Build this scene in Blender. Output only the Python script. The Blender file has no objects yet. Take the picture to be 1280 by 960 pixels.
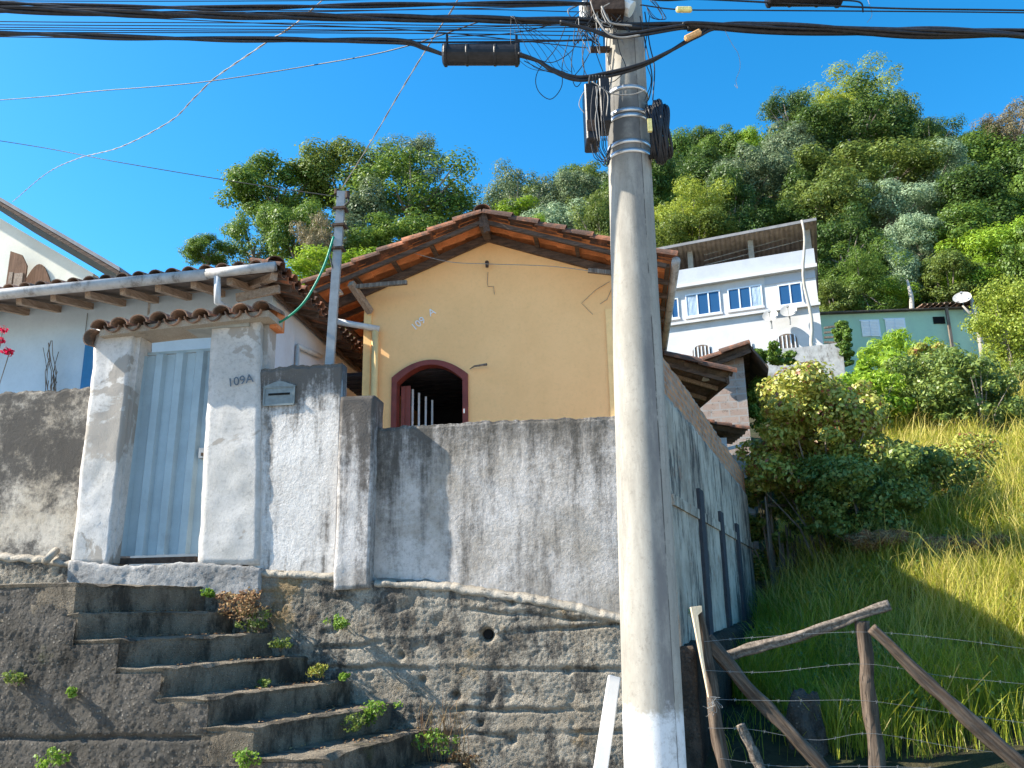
import bpy, bmesh, math, random
import numpy as np
from mathutils import Vector, Matrix, noise
R = math.radians
random.seed(7); rng = np.random.default_rng(7)
sc = bpy.context.scene
C = sc.collection

# ---------------------------------------------------------------- camera (eye level is z = 0)
F_PX, PITCH, ROLL = 1080.0, R(14.9), R(1.13)
_R0 = Vector((1, 0, 0)); _U0 = Vector((0, -math.sin(PITCH), math.cos(PITCH))); FW = Vector((0, math.cos(PITCH), math.sin(PITCH)))
UP = _U0*math.cos(ROLL) + _R0*math.sin(ROLL)
RT = _R0*math.cos(ROLL) - _U0*math.sin(ROLL)
cam = bpy.data.objects.new('camera', bpy.data.cameras.new('camera')); C.objects.link(cam)
cam.matrix_world = Matrix((( RT.x, UP.x, -FW.x, 0), (RT.y, UP.y, -FW.y, 0), (RT.z, UP.z, -FW.z, 0), (0, 0, 0, 1)))
cam.data.sensor_width = 36; cam.data.lens = 36*F_PX/1280
cam.data.clip_start = 0.05; cam.data.clip_end = 3000
sc.camera = cam

def ray(px, py):
    return FW + RT*((px-640)/F_PX) - UP*((py-480)/F_PX)
class Frame:
    def __init__(s, o, yaw):           # yaw: how far the frame's right end comes towards the viewer
        s.o = Vector(o); s.r = Vector((math.cos(yaw), -math.sin(yaw), 0)); s.i = Vector((math.sin(yaw), math.cos(yaw), 0)); s.n = s.i.copy(); s.yaw = yaw
    def w(s, u, v, z): return s.o + s.r*u + s.i*v + Vector((0, 0, z))
    def px(s, px, py, v):              # point of the plane at depth v seen along a ray -> (u, z)
        d = ray(px, py); t = (v*s.n.dot(s.i) + s.n.dot(s.o))/s.n.dot(d); p = d*t - s.o - s.i*v
        return s.r.dot(p), p.z
    def hor(s, px, py, z):             # point of a level plane
        d = ray(px, py); p = d*((z - 0)/d.z) - s.o
        return s.r.dot(p), s.i.dot(p)
FA = Frame((0, 8, 0), R(7))
FY = Frame((0, 0, 0), 0)
def at(px, py, Y):
    d = ray(px, py); return d*(Y/d.y)

# ---------------------------------------------------------------- mesh builder
class MB:
    def __init__(s, fr=None): s.v = []; s.f = []; s.fr = fr
    def pt(s, p):
        if s.fr: p = s.fr.w(*p)
        s.v.append(Vector(p)); return len(s.v)-1
    def face(s, pts): s.f.append([s.pt(p) for p in pts])
    def box(s, a, b):
        (x0, y0, z0), (x1, y1, z1) = a, b
        i = [s.pt(p) for p in ((x0,y0,z0),(x1,y0,z0),(x1,y1,z0),(x0,y1,z0),(x0,y0,z1),(x1,y0,z1),(x1,y1,z1),(x0,y1,z1))]
        for q in ((0,3,2,1),(4,5,6,7),(0,1,5,4),(1,2,6,5),(2,3,7,6),(3,0,4,7)): s.f.append([i[k] for k in q])
        return s
    def prism(s, poly, v0, v1):        # poly in (u, z), extruded over v
        n = len(poly); a = [s.pt((u, v0, z)) for u, z in poly]; b = [s.pt((u, v1, z)) for u, z in poly]
        s.f.append(a); s.f.append(b[::-1])
        for k in range(n): s.f.append([a[k], b[k], b[(k+1) % n], a[(k+1) % n]])
        return s
    def slab(s, poly, z0, z1):         # poly in (u, v), extruded over z
        n = len(poly); a = [s.pt((u, v, z0)) for u, v in poly]; b = [s.pt((u, v, z1)) for u, v in poly]
        s.f.append(a[::-1]); s.f.append(b)
        for k in range(n): s.f.append([a[k], a[(k+1) % n], b[(k+1) % n], b[k]])
        return s
    def bar(s, p, q, w, h=None, up=(0, 0, 1)):   # square bar between two points (frame coordinates)
        h = h or w; P = Vector(s.fr.w(*p)) if s.fr else Vector(p); Q = Vector(s.fr.w(*q)) if s.fr else Vector(q)
        d = (Q-P).normalized(); U = Vector(up)
        if abs(d.dot(U)) > .98: U = Vector((0, 1, 0))
        a = d.cross(U).normalized()*w/2; b = a.cross(d).normalized()*h/2
        n = len(s.v)
        for e in (P, Q):
            for k in ((-1,-1),(1,-1),(1,1),(-1,1)): s.v.append(e + a*k[0] + b*k[1])
        for q_ in ((3,2,1,0),(4,5,6,7),(0,1,5,4),(1,2,6,5),(2,3,7,6),(3,0,4,7)): s.f.append([n+k for k in q_])
        return s
    def tube(s, pts, r, seg=8, cap=True):
        P = [Vector(s.fr.w(*p)) if s.fr else Vector(p) for p in pts]
        rr = r if isinstance(r, (list, tuple)) else [r]*len(P)
        n0 = len(s.v); prev = None
        for k, p in enumerate(P):
            d = (P[min(k+1, len(P)-1)] - P[max(k-1, 0)])
            if d.length < 1e-9: d = Vector((0, 0, 1))
            d.normalize()
            if prev is None:
                a = d.cross(Vector((0, 0, 1)))
                if a.length < .1: a = d.cross(Vector((0, 1, 0)))
                a.normalize()
            else:
                a = prev - d*prev.dot(d); a.normalize()
            prev = a; b = d.cross(a)
            for j in range(seg):
                t = 2*math.pi*j/seg; s.v.append(p + (a*math.cos(t) + b*math.sin(t))*rr[k])
        for k in range(len(P)-1):
            for j in range(seg):
                s.f.append([n0+k*seg+j, n0+k*seg+(j+1) % seg, n0+(k+1)*seg+(j+1) % seg, n0+(k+1)*seg+j])
        if cap:
            s.f.append([n0+j for j in range(seg)][::-1]); s.f.append([n0+(len(P)-1)*seg+j for j in range(seg)])
        return s
    def build(s, name, mat, parent=None, smooth=False, origin=None, fix=True):
        me = bpy.data.meshes.new(name)
        if parent is not None: org = world_loc(parent)
        elif origin is not None: org = Vector(origin)
        else:
            xs = [v.x for v in s.v]; ys = [v.y for v in s.v]; zs = [v.z for v in s.v]
            org = Vector(((min(xs)+max(xs))/2, (min(ys)+max(ys))/2, min(zs)))
        me.from_pydata([tuple(v-org) for v in s.v], [], s.f)
        if fix:
            bm = bmesh.new(); bm.from_mesh(me); bmesh.ops.recalc_face_normals(bm, faces=bm.faces); bm.to_mesh(me); bm.free()
        if smooth:
            me.polygons.foreach_set('use_smooth', [True]*len(me.polygons))
        me.materials.append(mat); me.update()
        o = bpy.data.objects.new(name, me); C.objects.link(o)
        if parent is not None: o.parent = parent; WL[o.name] = org
        else: o.location = org; WL[o.name] = org
        return o
WL = {}
def world_loc(o): return WL[o.name]
def thing(name, label, cat, loc, group=None):
    o = bpy.data.objects.new(name, None); C.objects.link(o); o.location = loc; WL[o.name] = Vector(loc); o.empty_display_size = .2
    tag(o, label, cat, group); return o
def tag(o, label, cat, group=None):
    o['label'] = label; o['category'] = cat
    if group: o['group'] = group
    return o
def structure(o): o['kind'] = 'structure'; return o
def stuff(o, label, cat): o['kind'] = 'stuff'; o['label'] = label; o['category'] = cat; return o
def fbm(p, sc_, oct_=4): return noise.fractal(Vector(p)*sc_, 1.0, 2.0, oct_)

def interp(tab):
    def f(u):
        if u <= tab[0][0]: return tab[0][1]
        for (a, b), (c, d) in zip(tab, tab[1:]):
            if u <= c: return b + (d-b)*(u-a)/(c-a)
        return tab[-1][1]
    return f
def rough_panel(fr, u0, u1, z0, z1, vf, vb, res, disp, name, mat, parent=None, edge=.012, extra=None, smooth=True, seed=0):
    """front face with relief, a worn top edge and a plain back; z0, z1 are functions of u"""
    mb = MB(fr); nu = max(2, int((u1-u0)/res)); cols = []
    for i in range(nu+1):
        u = u0 + (u1-u0)*i/nu
        a, b = z0(u), z1(u); nz = max(2, int((extra or 0) or max(2, (max(z1(u0), z1(u1), z1((u0+u1)/2)) - min(z0(u0), z0(u1)))/res)))
        if i == 0: NZ = nz
        cols.append((u, a, b))
    nt = max(2, int(abs(vb-vf)/res/1.3))
    idx = []
    for (u, a, b) in cols:
        col = []
        et = edge*fbm((u, seed+3, 0), 9, 3)*1.3 + edge*.8*fbm((u, seed, 5), 2, 2)
        for j in range(NZ+1):
            t = j/NZ; z = a + (b+et-a)*t
            v = vf + disp(u, z)
            if t > .985: v += edge*.9
            col.append(mb.pt((u, v, z)))
        for j in range(1, nt+1):
            t = j/nt; v = vf + (vb-vf)*t
            col.append(mb.pt((u, v, b+et + edge*.5*fbm((u, v, seed), 14, 2))))
        col.append(mb.pt((u, vb, a)))
        idx.append(col)
    for a, b in zip(idx, idx[1:]):
        for k in range(len(a)-1): mb.f.append([a[k], b[k], b[k+1], a[k+1]])
    mb.f.append(idx[0][::1]); mb.f.append(idx[-1][::-1])
    return mb.build(name, mat, parent, smooth=smooth, fix=False)

# ---------------------------------------------------------------- materials
class NT:
    def __init__(s, name):
        s.m = bpy.data.materials.new(name); s.m.use_nodes = True; s.t = s.m.node_tree; s.t.nodes.clear()
        s.out = s.n('ShaderNodeOutputMaterial'); s.b = s.n('ShaderNodeBsdfPrincipled'); s.l(s.b.outputs[0], s.out.inputs[0])
        s.b.inputs['Specular IOR Level'].default_value = .25
    def n(s, t, **kw):
        n = s.t.nodes.new(t)
        for k, v in kw.items(): setattr(n, k, v)
        return n
    def l(s, a, b): s.t.links.new(a, b)
    def co(s, scale=(1, 1, 1), rot=(0, 0, 0)):
        tc = s.n('ShaderNodeTexCoord'); mp = s.n('ShaderNodeMapping'); mp.inputs['Scale'].default_value = scale; mp.inputs['Rotation'].default_value = rot
        s.l(tc.outputs['Object'], mp.inputs[0]); return mp.outputs[0]
    def noise(s, scale, detail=5, rough=.55, vec=None, dist=0):
        n = s.n('ShaderNodeTexNoise'); n.inputs['Scale'].default_value = scale; n.inputs['Detail'].default_value = detail
        n.inputs['Roughness'].default_value = rough; n.inputs['Distortion'].default_value = dist
        s.l(vec if vec is not None else s.co(), n.inputs['Vector']); return n.outputs['Fac']
    def vor(s, scale, vec=None, feature='F1'):
        n = s.n('ShaderNodeTexVoronoi'); n.feature = feature; n.inputs['Scale'].default_value = scale
        s.l(vec if vec is not None else s.co(), n.inputs['Vector']); return n.outputs['Distance']
    def ramp(s, fac, lo, hi, a=0., b=1.):
        n = s.n('ShaderNodeMapRange'); n.inputs['From Min'].default_value = lo; n.inputs['From Max'].default_value = hi
        n.inputs['To Min'].default_value = a; n.inputs['To Max'].default_value = b; n.interpolation_type = 'SMOOTHSTEP'
        s.l(fac, n.inputs['Value']); return n.outputs['Result']
    def mix(s, fac, a, b, mode='MIX'):
        n = s.n('ShaderNodeMix', data_type='RGBA', blend_type=mode)
        for sock, val in ((n.inputs[0], fac), (n.inputs[6], a), (n.inputs[7], b)):
            if isinstance(val, (int, float)): sock.default_value = val
            elif isinstance(val, tuple): sock.default_value = (*val[:3], 1)
            else: s.l(val, sock)
        return n.outputs[2]
    def math(s, op, a, b=0.):
        n = s.n('ShaderNodeMath', operation=op)
        for sock, val in ((n.inputs[0], a), (n.inputs[1], b)):
            if isinstance(val, (int, float)): sock.default_value = val
            else: s.l(val, sock)
        return n.outputs[0]
    def posz(s):
        g = s.n('ShaderNodeNewGeometry'); x = s.n('ShaderNodeSeparateXYZ'); s.l(g.outputs['Position'], x.inputs[0]); return x.outputs[2]
    def bump(s, h, strength=.5, dist=.01, prev=None):
        n = s.n('ShaderNodeBump'); n.inputs['Strength'].default_value = strength; n.inputs['Distance'].default_value = dist
        s.l(h, n.inputs['Height'])
        if prev is not None: s.l(prev, n.inputs['Normal'])
        return n.outputs[0]
    def end(s, col, rough=.85, bump=None, metal=0.):
        if isinstance(col, tuple): s.b.inputs['Base Color'].default_value = (*col[:3], 1)
        else: s.l(col, s.b.inputs['Base Color'])
        if isinstance(rough, (int, float)): s.b.inputs['Roughness'].default_value = rough
        else: s.l(rough, s.b.inputs['Roughness'])
        s.b.inputs['Metallic'].default_value = metal
        if bump is not None: s.l(bump, s.b.inputs['Normal'])
        return s.m

def m_plaster(name, base, alt, dark, dark_amt=(.5, .7), streak=True, top=None, bump=.5, grain=90, patch=None, patch_lim=(.6, .64), low=None):
    """weathered wall: base/alt blotches, mould in streaks and specks, roughcast shade as fine specks, a mouldy upper edge at height top, bare render patches"""
    n = NT(name)
    c = n.mix(n.ramp(n.noise(1.3, 6, .65), .38, .64), base, alt)
    fine = n.noise(22, 9, .85)
    c = n.mix(n.ramp(fine, .45, .72, 0, .2 if bump < .5 else .7), c, tuple(x*.5 for x in alt))  # dark specks: grazing shade of the roughcast put into the colour, with dirty pits
    if patch: 
        pm = n.ramp(n.noise(1.15, 7, .6, dist=.6), *patch_lim); c = n.mix(pm, c, patch)
    st = n.noise(1, 6, .68, n.co((7, 7, .9))) if streak else n.noise(3, 6, .7)
    big = n.noise(.9, 4, .6)
    m = n.math('ADD', n.math('MULTIPLY', st, .55), n.math('ADD', n.math('MULTIPLY', big, .25), n.math('MULTIPLY', n.noise(16, 5, .8), .25)))
    if top:
        z = n.posz(); tm = n.ramp(z, top[0], top[1], 0, top[2]); m = n.math('ADD', m, tm)
    if low:
        z = n.posz(); tm = n.ramp(z, low[1], low[0], 0, low[2]); m = n.math('ADD', m, tm)
    dm = n.ramp(m, *dark_amt, 0, .92)
    c = n.mix(dm, c, dark)
    b = n.bump(n.noise(grain, 6, .75), bump*.7, .016 if bump > .4 else .004)
    b = n.bump(n.noise(9, 4, .6), bump*.4, .02, b)
    return n.end(c, .92, b)
def m_concrete(name, base, alt, dark, agg=45, bump=.8, moss=None, moss_lim=(.62, .75), dlim=(.45, .65), aggcol=None):
    n = NT(name)
    c = n.mix(n.ramp(n.noise(2.2, 7, .7), .35, .65), base, alt)
    v = n.vor(agg); vs = n.ramp(v, .1, .55)
    c = n.mix(n.math('MULTIPLY', n.ramp(v, .05, .33, .95, 0), n.ramp(n.noise(7, 4, .7), .38, .6, .15, 1)), c, aggcol or tuple(min(1, x*1.9) for x in alt))
    c = n.mix(n.ramp(n.noise(3.2, 8, .75, n.co((1, 1, .55))), *dlim, 0, .9), c, dark)
    c = n.mix(n.ramp(n.noise(60, 3, .8), .5, .75, 0, .5), c, tuple(x*.5 for x in dark))
    if moss: c = n.mix(n.ramp(n.noise(1.7, 6, .7), *moss_lim, 0, .8), c, moss)
    b = n.bump(n.math('SUBTRACT', 1., vs), bump*.7, .012)
    b = n.bump(n.noise(30, 6, .75), bump, .02, b)
    return n.end(c, .95, b)
def m_simple(name, col, rough=.6, var=.2, scale=8, bump=.15, metal=0., bscale=60, dirt=None, dlim=(.5, .75)):
    n = NT(name)
    c = n.mix(n.ramp(n.noise(scale, 5, .65), .3, .7), tuple(x*(1-var) for x in col), tuple(min(1, x*(1+var)) for x in col))
    if dirt: c = n.mix(n.ramp(n.noise(scale*.6+1, 7, .75, n.co((1, 1, .5))), *dlim, 0, .85), c, dirt)
    return n.end(c, rough, n.bump(n.noise(bscale, 4, .6), bump, .006), metal)
def m_wood(name, a, b_, scale=1.0, axis=2, rough=.85):
    n = NT(name); s = [34*scale]*3; s[axis] = 2.2*scale
    g = n.noise(1, 6, .7, n.co(tuple(s)), .6)
    c = n.mix(n.ramp(g, .34, .66), a, b_)
    c = n.mix(n.ramp(n.noise(5*scale, 5, .7), .5, .75, 0, .6), c, tuple(x*.5 for x in a))
    return n.end(c, rough, n.bump(g, .8, .012))
def m_leaf(name, a, b_, rough=.5, trans=.3, c3=None, spec=.3):
    n = NT(name); g = n.n('ShaderNodeNewGeometry')
    r = g.outputs['Random Per Island']
    c = n.mix(n.ramp(r, .15, .9), a, b_)
    if c3: c = n.mix(n.ramp(r, .88, .93, 0, 1), c, c3)
    c = n.mix(n.ramp(n.noise(.55, 3, .6), .38, .62, 0, .3), c, tuple(x*.7 for x in a))
    n.b.inputs['Specular IOR Level'].default_value = spec
    n.end(c, rough)
    t = n.n('ShaderNodeBsdfTranslucent'); hs = n.n('ShaderNodeHueSaturation'); hs.inputs['Value'].default_value = 1.5; hs.inputs['Hue'].default_value = .485
    n.l(c, hs.inputs['Color']); n.l(hs.outputs[0], t.inputs[0])
    mx = n.n('ShaderNodeMixShader'); mx.inputs[0].default_value = trans
    n.l(n.b.outputs[0], mx.inputs[1]); n.l(t.outputs[0], mx.inputs[2]); n.l(mx.outputs[0], n.out.inputs[0])
    return n.m
def m_tiles(name, clay, dark, pale, lim=(.42, .6)):
    n = NT(name); g = n.n('ShaderNodeNewGeometry')
    c = n.mix(n.ramp(n.noise(5, 5, .7), .35, .65), clay, tuple(x*.62 for x in clay))
    c = n.mix(n.ramp(g.outputs['Random Per Island'], 0, 1, 0, .35), c, tuple(x*.5 for x in clay))
    c = n.mix(n.ramp(n.noise(3.1, 7, .75), *lim, 0, .93), c, dark)
    c = n.mix(n.ramp(n.noise(11, 6, .75), .6, .72, 0, .7), c, pale)
    return n.end(c, .9, n.bump(n.noise(45, 5, .7), .6, .012))

M = {}
M['white_wall'] = m_plaster('white_plaster', (.66, .63, .60), (.52, .49, .46), (.075, .066, .056), (.52, .68), bump=1., grain=60, top=(1.6, 2.42, .20), patch=(.27, .25, .225), patch_lim=(.62, .645))
M['grey_wall'] = m_plaster('grey_plaster', (.58, .54, .51), (.34, .30, .255), (.06, .054, .046), (.48, .70), bump=1., grain=55, top=(1.0, 1.85, .13))
M['pillar'] = m_plaster('pillar_plaster', (.58, .55, .53), (.34, .31, .28), (.06, .052, .046), (.49, .66), bump=1., grain=55, top=(.9, 2.1, .19))
M['left_wall'] = m_plaster('beige_plaster', (.44, .37, .28), (.56, .50, .42), (.045, .042, .04), (.475, .64), bump=1., streak=False, top=(.9, 1.6, .10))
M['post'] = m_plaster('gate_post_plaster', (.59, .565, .54), (.45, .43, .40), (.12, .11, .10), (.60, .78), bump=.8, patch=(.33, .30, .265), patch_lim=(.565, .59))
M['retain'] = m_concrete('rough_concrete', (.22, .185, .14), (.39, .345, .28), (.05, .046, .042), agg=70, bump=1., dlim=(.46, .60), moss=(.25, .165, .075), moss_lim=(.55, .68))
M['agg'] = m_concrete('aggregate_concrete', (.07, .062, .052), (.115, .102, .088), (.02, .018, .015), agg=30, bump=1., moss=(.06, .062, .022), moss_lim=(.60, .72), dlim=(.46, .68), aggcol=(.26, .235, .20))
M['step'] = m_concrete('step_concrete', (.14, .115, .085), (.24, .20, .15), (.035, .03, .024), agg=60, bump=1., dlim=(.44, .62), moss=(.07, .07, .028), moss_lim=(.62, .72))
M['ledge'] = m_concrete('ledge_mortar', (.30, .265, .215), (.37, .33, .275), (.16, .14, .12), agg=70, bump=.5, dlim=(.55, .75))
M['base_white'] = m_plaster('chalky_plinth', (.44, .42, .40), (.25, .24, .23), (.055, .052, .05), (.50, .62), bump=1., grain=50, streak=False)
M['yellow'] = m_plaster('yellow_paint', (.95, .555, .245), (.90, .52, .225), (.52, .32, .15), (.63, .92), bump=.1, grain=18)
M['yellow_trim'] = m_simple('yellow_trim', (.95, .60, .26), .7, .08, dirt=(.5, .37, .18), dlim=(.6, .8))
M['blue'] = m_plaster('pale_blue_paint', (.52, .63, .72), (.47, .58, .67), (.24, .28, .31), (.68, .9), bump=.2)
M['bluewhite'] = m_plaster('bluish_white_paint', (.60, .63, .70), (.56, .57, .62), (.35, .33, .33), (.68, .9), bump=.2)
M['cream'] = m_plaster('cream_paint', (.78, .76, .66), (.72, .70, .60), (.55, .5, .4), (.72, .95), bump=.15)
M['whiteb'] = m_plaster('white_house_paint', (.56, .56, .57), (.50, .50, .505), (.42, .41, .38), (.62, .82), bump=.15)
M['bandb'] = m_plaster('blue_white_band_paint', (.42, .45, .50), (.38, .41, .46), (.38, .37, .36), (.66, .86), bump=.15)
M['green'] = m_plaster('green_house_paint', (.42, .60, .43), (.39, .55, .41), (.2, .27, .2), (.66, .86), bump=.15)
M['gate'] = m_simple('blue_grey_gate_paint', (.29, .37, .41), .5, .10, 3, .1, dirt=(.19, .24, .26), dlim=(.55, .8))
M['rust'] = m_simple('rusty_steel', (.06, .04, .03), .9, .4, 20, .5)
M['mail'] = m_simple('mailbox_metal', (.17, .20, .205), .5, .15, 20)
M['black'] = m_simple('black_slot', (.008, .008, .008), .9, .1)
M['blackpl'] = m_simple('black_plastic', (.018, .018, .02), .42, .3, 30, .2)
M['cable'] = m_simple('cable_rubber', (.022, .023, .027), .45, .3, 30, .2)
M['steelcable'] = m_simple('pale_twisted_cable', (.26, .245, .225), .5, .2, 30)
M['tag'] = m_simple('yellow_tag', (.62, .55, .22), .6, .2, 60, .5)
M['tag2'] = m_simple('orange_tag', (.55, .30, .12), .6, .2, 60, .5)
M['galv'] = m_simple('galvanised_steel', (.27, .28, .285), .5, .12, 12, .1, metal=.35, dirt=(.25, .22, .2), dlim=(.6, .8))
M['steel'] = m_simple('steel_band', (.62, .64, .66), .35, .12, 12, .1, metal=.7)
M['pvc'] = m_simple('grey_pvc', (.52, .52, .52), .5, .1, 6, .1, dirt=(.27, .25, .23), dlim=(.5, .7))
M['gutter'] = m_simple('dirty_gutter', (.42, .41, .40), .6, .15, 5, .3, dirt=(.14, .12, .10), dlim=(.48, .66))
M['tile_top'] = m_tiles('weathered_clay_tile', (.40, .17, .095), (.075, .052, .042), (.36, .27, .21), (.38, .56))
M['tile_rake'] = m_tiles('rake_clay_tile', (.42, .17, .09), (.085, .055, .042), (.36, .26, .2), (.38, .54))
M['tile_grey'] = m_tiles('mouldy_clay_tile', (.40, .24, .16), (.085, .07, .06), (.50, .42, .34), (.42, .6))
M['tile_under'] = m_tiles('clean_clay_tile', (.74, .27, .10), (.30, .12, .06), (.6, .3, .15), (.56, .74))
M['tile_dirty'] = m_tiles('sooty_clay_tile', (.20, .15, .12), (.08, .065, .055), (.2, .16, .13), (.4, .6))
M['wood_dark'] = m_wood('dark_weathered_wood', (.055, .036, .027), (.14, .095, .072), axis=0)
M['wood_rafter'] = m_wood('pale_rafter_wood', (.24, .17, .12), (.40, .31, .24), axis=1)
M['wood_grey'] = m_wood('grey_weathered_wood', (.09, .07, .055), (.25, .205, .165), axis=2)
M['wood_fence'] = m_wood('cracked_fence_wood', (.06, .04, .028), (.16, .12, .09), axis=0)
M['wood_pale'] = m_wood('fresh_cut_wood', (.62, .50, .34), (.75, .63, .45), axis=2)
M['maroon'] = m_simple('maroon_paint', (.19, .042, .03), .45, .15, 6, .1)
M['red_shutter'] = m_simple('reddish_shutter_paint', (.24, .06, .045), .5, .15, 6, .1)
M['bars'] = m_simple('pale_bars', (.62, .57, .55), .5, .1)
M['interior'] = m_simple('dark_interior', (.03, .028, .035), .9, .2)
M['brown'] = m_wood('brown_shutter', (.13, .07, .04), (.22, .12, .075), axis=2)
M['bluedoor'] = m_simple('blue_door_paint', (.03, .17, .36), .5, .1, 5)
M['lettering'] = m_simple('white_numerals', (.85, .83, .80), .6, .05)
M['pencil'] = m_simple('dark_painted_numerals', (.10, .13, .16), .8, .2)
M['whiteplank'] = m_simple('white_painted_plank', (.56, .55, .53), .55, .05, 6, .1)
M['soil'] = m_concrete('dark_soil', (.05, .04, .03), (.08, .06, .045), (.02, .017, .013), agg=20, bump=1.)
M['bark'] = m_wood('bark', (.17, .14, .11), (.34, .29, .24), axis=2, scale=.4)
M['bark_pale'] = m_wood('pale_bark', (.36, .32, .27), (.5, .46, .4), axis=2, scale=.3)
M['glass'] = None
g = NT('window_glass'); g.b.inputs['Specular IOR Level'].default_value = .6; M['glass'] = g.end((.02, .07, .17), .12)  # blue of the reflected sky put into the base colour
M['curtain'] = m_wood('curtain_fabric', (.26, .36, .48), (.42, .52, .62), axis=2, scale=.35)
M['alu'] = m_simple('window_aluminium', (.70, .72, .75), .4, .05, metal=.2)
M['asphalt'] = m_simple('pale_street_paving', (.36, .31, .25), .95, .3, 30, .6)
M['yard'] = m_simple('yard_cement', (.40, .36, .30), .95, .2, 3, .4)
M['roofsheet'] = m_simple('fibre_roof_sheet', (.30, .24, .20), .8, .2, 3, .3, dirt=(.14, .10, .08))
M['roofedge'] = m_simple('roof_sheet_edge', (.20, .20, .21), .7, .2, 3, .2)
M['dish'] = m_simple('dish_paint', (.42, .40, .37), .5, .1, 10)
M['hose'] = m_simple('green_hose', (.01, .22, .14), .4, .1)
M['ceramic'] = m_simple('white_insulator', (.75, .74, .70), .3, .05)
M['barbed'] = m_simple('barbed_wire_steel', (.36, .35, .33), .4, .2, metal=.5)
M['flower'] = m_leaf('bougainvillea_petals', (.45, .012, .03), (.60, .03, .06), .5, .35)
M['dry'] = m_leaf('dry_leaves', (.22, .12, .06), (.42, .30, .14), .7, .2)
M['weed'] = m_leaf('weed_leaves', (.10, .20, .02), (.22, .36, .05), .5, .35)

# brick materials take their rows from the wall they are on
def m_brick(name, yaw, c1, c2, mortar, sx=1., offz=0):
    n = NT(name); vec = n.co((1, 1, 1), (0, 0, yaw)); sp = n.n('ShaderNodeSeparateXYZ'); cb = n.n('ShaderNodeCombineXYZ')
    n.l(vec, sp.inputs[0]); n.l(sp.outputs[0], cb.inputs[0]); n.l(sp.outputs[2], cb.inputs[1])
    br = n.n('ShaderNodeTexBrick'); n.l(cb.outputs[0], br.inputs['Vector'])
    br.inputs['Scale'].default_value = 1/sx
    for k, v in (('Brick Width', .26), ('Row Height', .09 if sx < 1.01 else .11), ('Mortar Size', .011)): br.inputs[k].default_value = v
    br.inputs['Color1'].default_value = (*c1, 1); br.inputs['Color2'].default_value = (*c2, 1); br.inputs['Mortar'].default_value = (*mortar, 1)
    c = n.mix(n.ramp(n.noise(4, 7, .8), .45, .66, 0, .85), br.outputs[0], mortar); c = n.mix(n.ramp(n.noise(7, 7, .8), .52, .66, 0, .7), c, (.10, .08, .065))
    return n.end(c, .95, n.bump(br.outputs['Fac'], -.8, .02, n.bump(n.noise(40, 4, .7), .7, .012)))

# ---------------------------------------------------------------- terrain
SW0 = Vector((1.42, 7.85)); SWD = Vector((math.sin(R(20.9)), math.cos(R(20.9))))   # the side wall's foot and direction
def wallx(y): return SW0.x + (y-SW0.y)*math.tan(R(20.9))
def sst(a, b, x):
    t = min(1, max(0, (x-a)/(b-a))); return t*t*(3-2*t)
def terrain(x, y):
    if y < 13: h = -1.5 + .408*max(0, y-7.235) - .0
    else: h = .852 + .36*(y-13)
    if y > 42: h = 11.29 + .33*(y-42)
    h = max(h, -1.5)
    if x > wallx(y)-.5 and y > 5:
        d = x - wallx(y)
        h -= (1-sst(0, 2.6, d))*min(1.6, .2*max(0, y-7.6))*(1-sst(17, 24, y))
        h += .10*max(0, min(d, 11)-2.5)*sst(8, 12, y)*(1-sst(24, 34, y))
        h += .10*fbm((x, y, 0), .5, 4)*sst(5, 9, y)
        h -= .55*math.exp(-((y-15.2-.12*(x-8))/.5)**2)*sst(6, 7.5, x)      # small bank across the slope
    elif y > 5:
        lim = .22
        if y > 17: h = max(.22, min(h, .22 + (y-17)*.8))
        else: h = min(h, lim)
        if y < 7.9: h = -1.6
    if y > 42:
        k = .10 + .22*sst(-14, -2, x) + .12*sst(0, 16, x) + .06*sst(32, 45, x) + .14*math.exp(-((x-31)/6)**2)
        h += (min(y, 86)-42)*k
        h -= max(0, y-86)*.33
        h += 1.2*fbm((x, y, 3), .07, 3)
    return h
def grid_axis(segs):
    out = []
    for a, b, n in segs: out += [a + (b-a)*i/n for i in range(n)]
    out.append(segs[-1][1]); return out
gx = grid_axis([(-160, -20, 14), (-20, -2, 18), (-2, 14, 64), (14, 40, 40), (40, 160, 14)])
gy = grid_axis([(4.9, 9, 14), (9, 24, 50), (24, 46, 32), (46, 90, 32), (90, 150, 8)])
mb = MB()
nx = len(gx)
for y in gy:
    for x in gx: mb.v.append(Vector((x, y, terrain(x, y))))
for j in range(len(gy)-1):
    for i in range(nx-1): mb.f.append([j*nx+i, j*nx+i+1, (j+1)*nx+i+1, (j+1)*nx+i])
n = NT('hillside_ground')
c = n.mix(n.ramp(n.noise(.8, 7, .7), .38, .62), (.035, .045, .014), (.075, .062, .03))
c = n.mix(n.ramp(n.noise(5, 6, .7), .45, .65, 0, .7), c, (.025, .022, .014))
M['ground'] = n.end(c, .98, n.bump(n.noise(9, 6, .75), 1., .08))
o = mb.build('hillside', M['ground'], origin=(0, 0, 0), smooth=True, fix=False); structure(o)
mb = MB()
for (a, b) in (((-400, -400), (400, 4.6)),): mb.box((a[0], a[1], -1.75), (b[0], b[1], -1.552))
structure(mb.build('street', M['asphalt'], origin=(0, 0, 0)))
mb = MB(); mb.box((-400, 4.6, -1.8), (1.2, 7.95, -1.50)); structure(mb.build('pavement', M['yard'], origin=(0, 0, 0)))
mb = MB(FA)
yp = [(-14, .06), (1.12, .06), (3.0, 8.4), (-14, 8.4)]
mb.slab(yp, -1.4, .36); structure(mb.build('yard', M['yard']))

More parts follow.
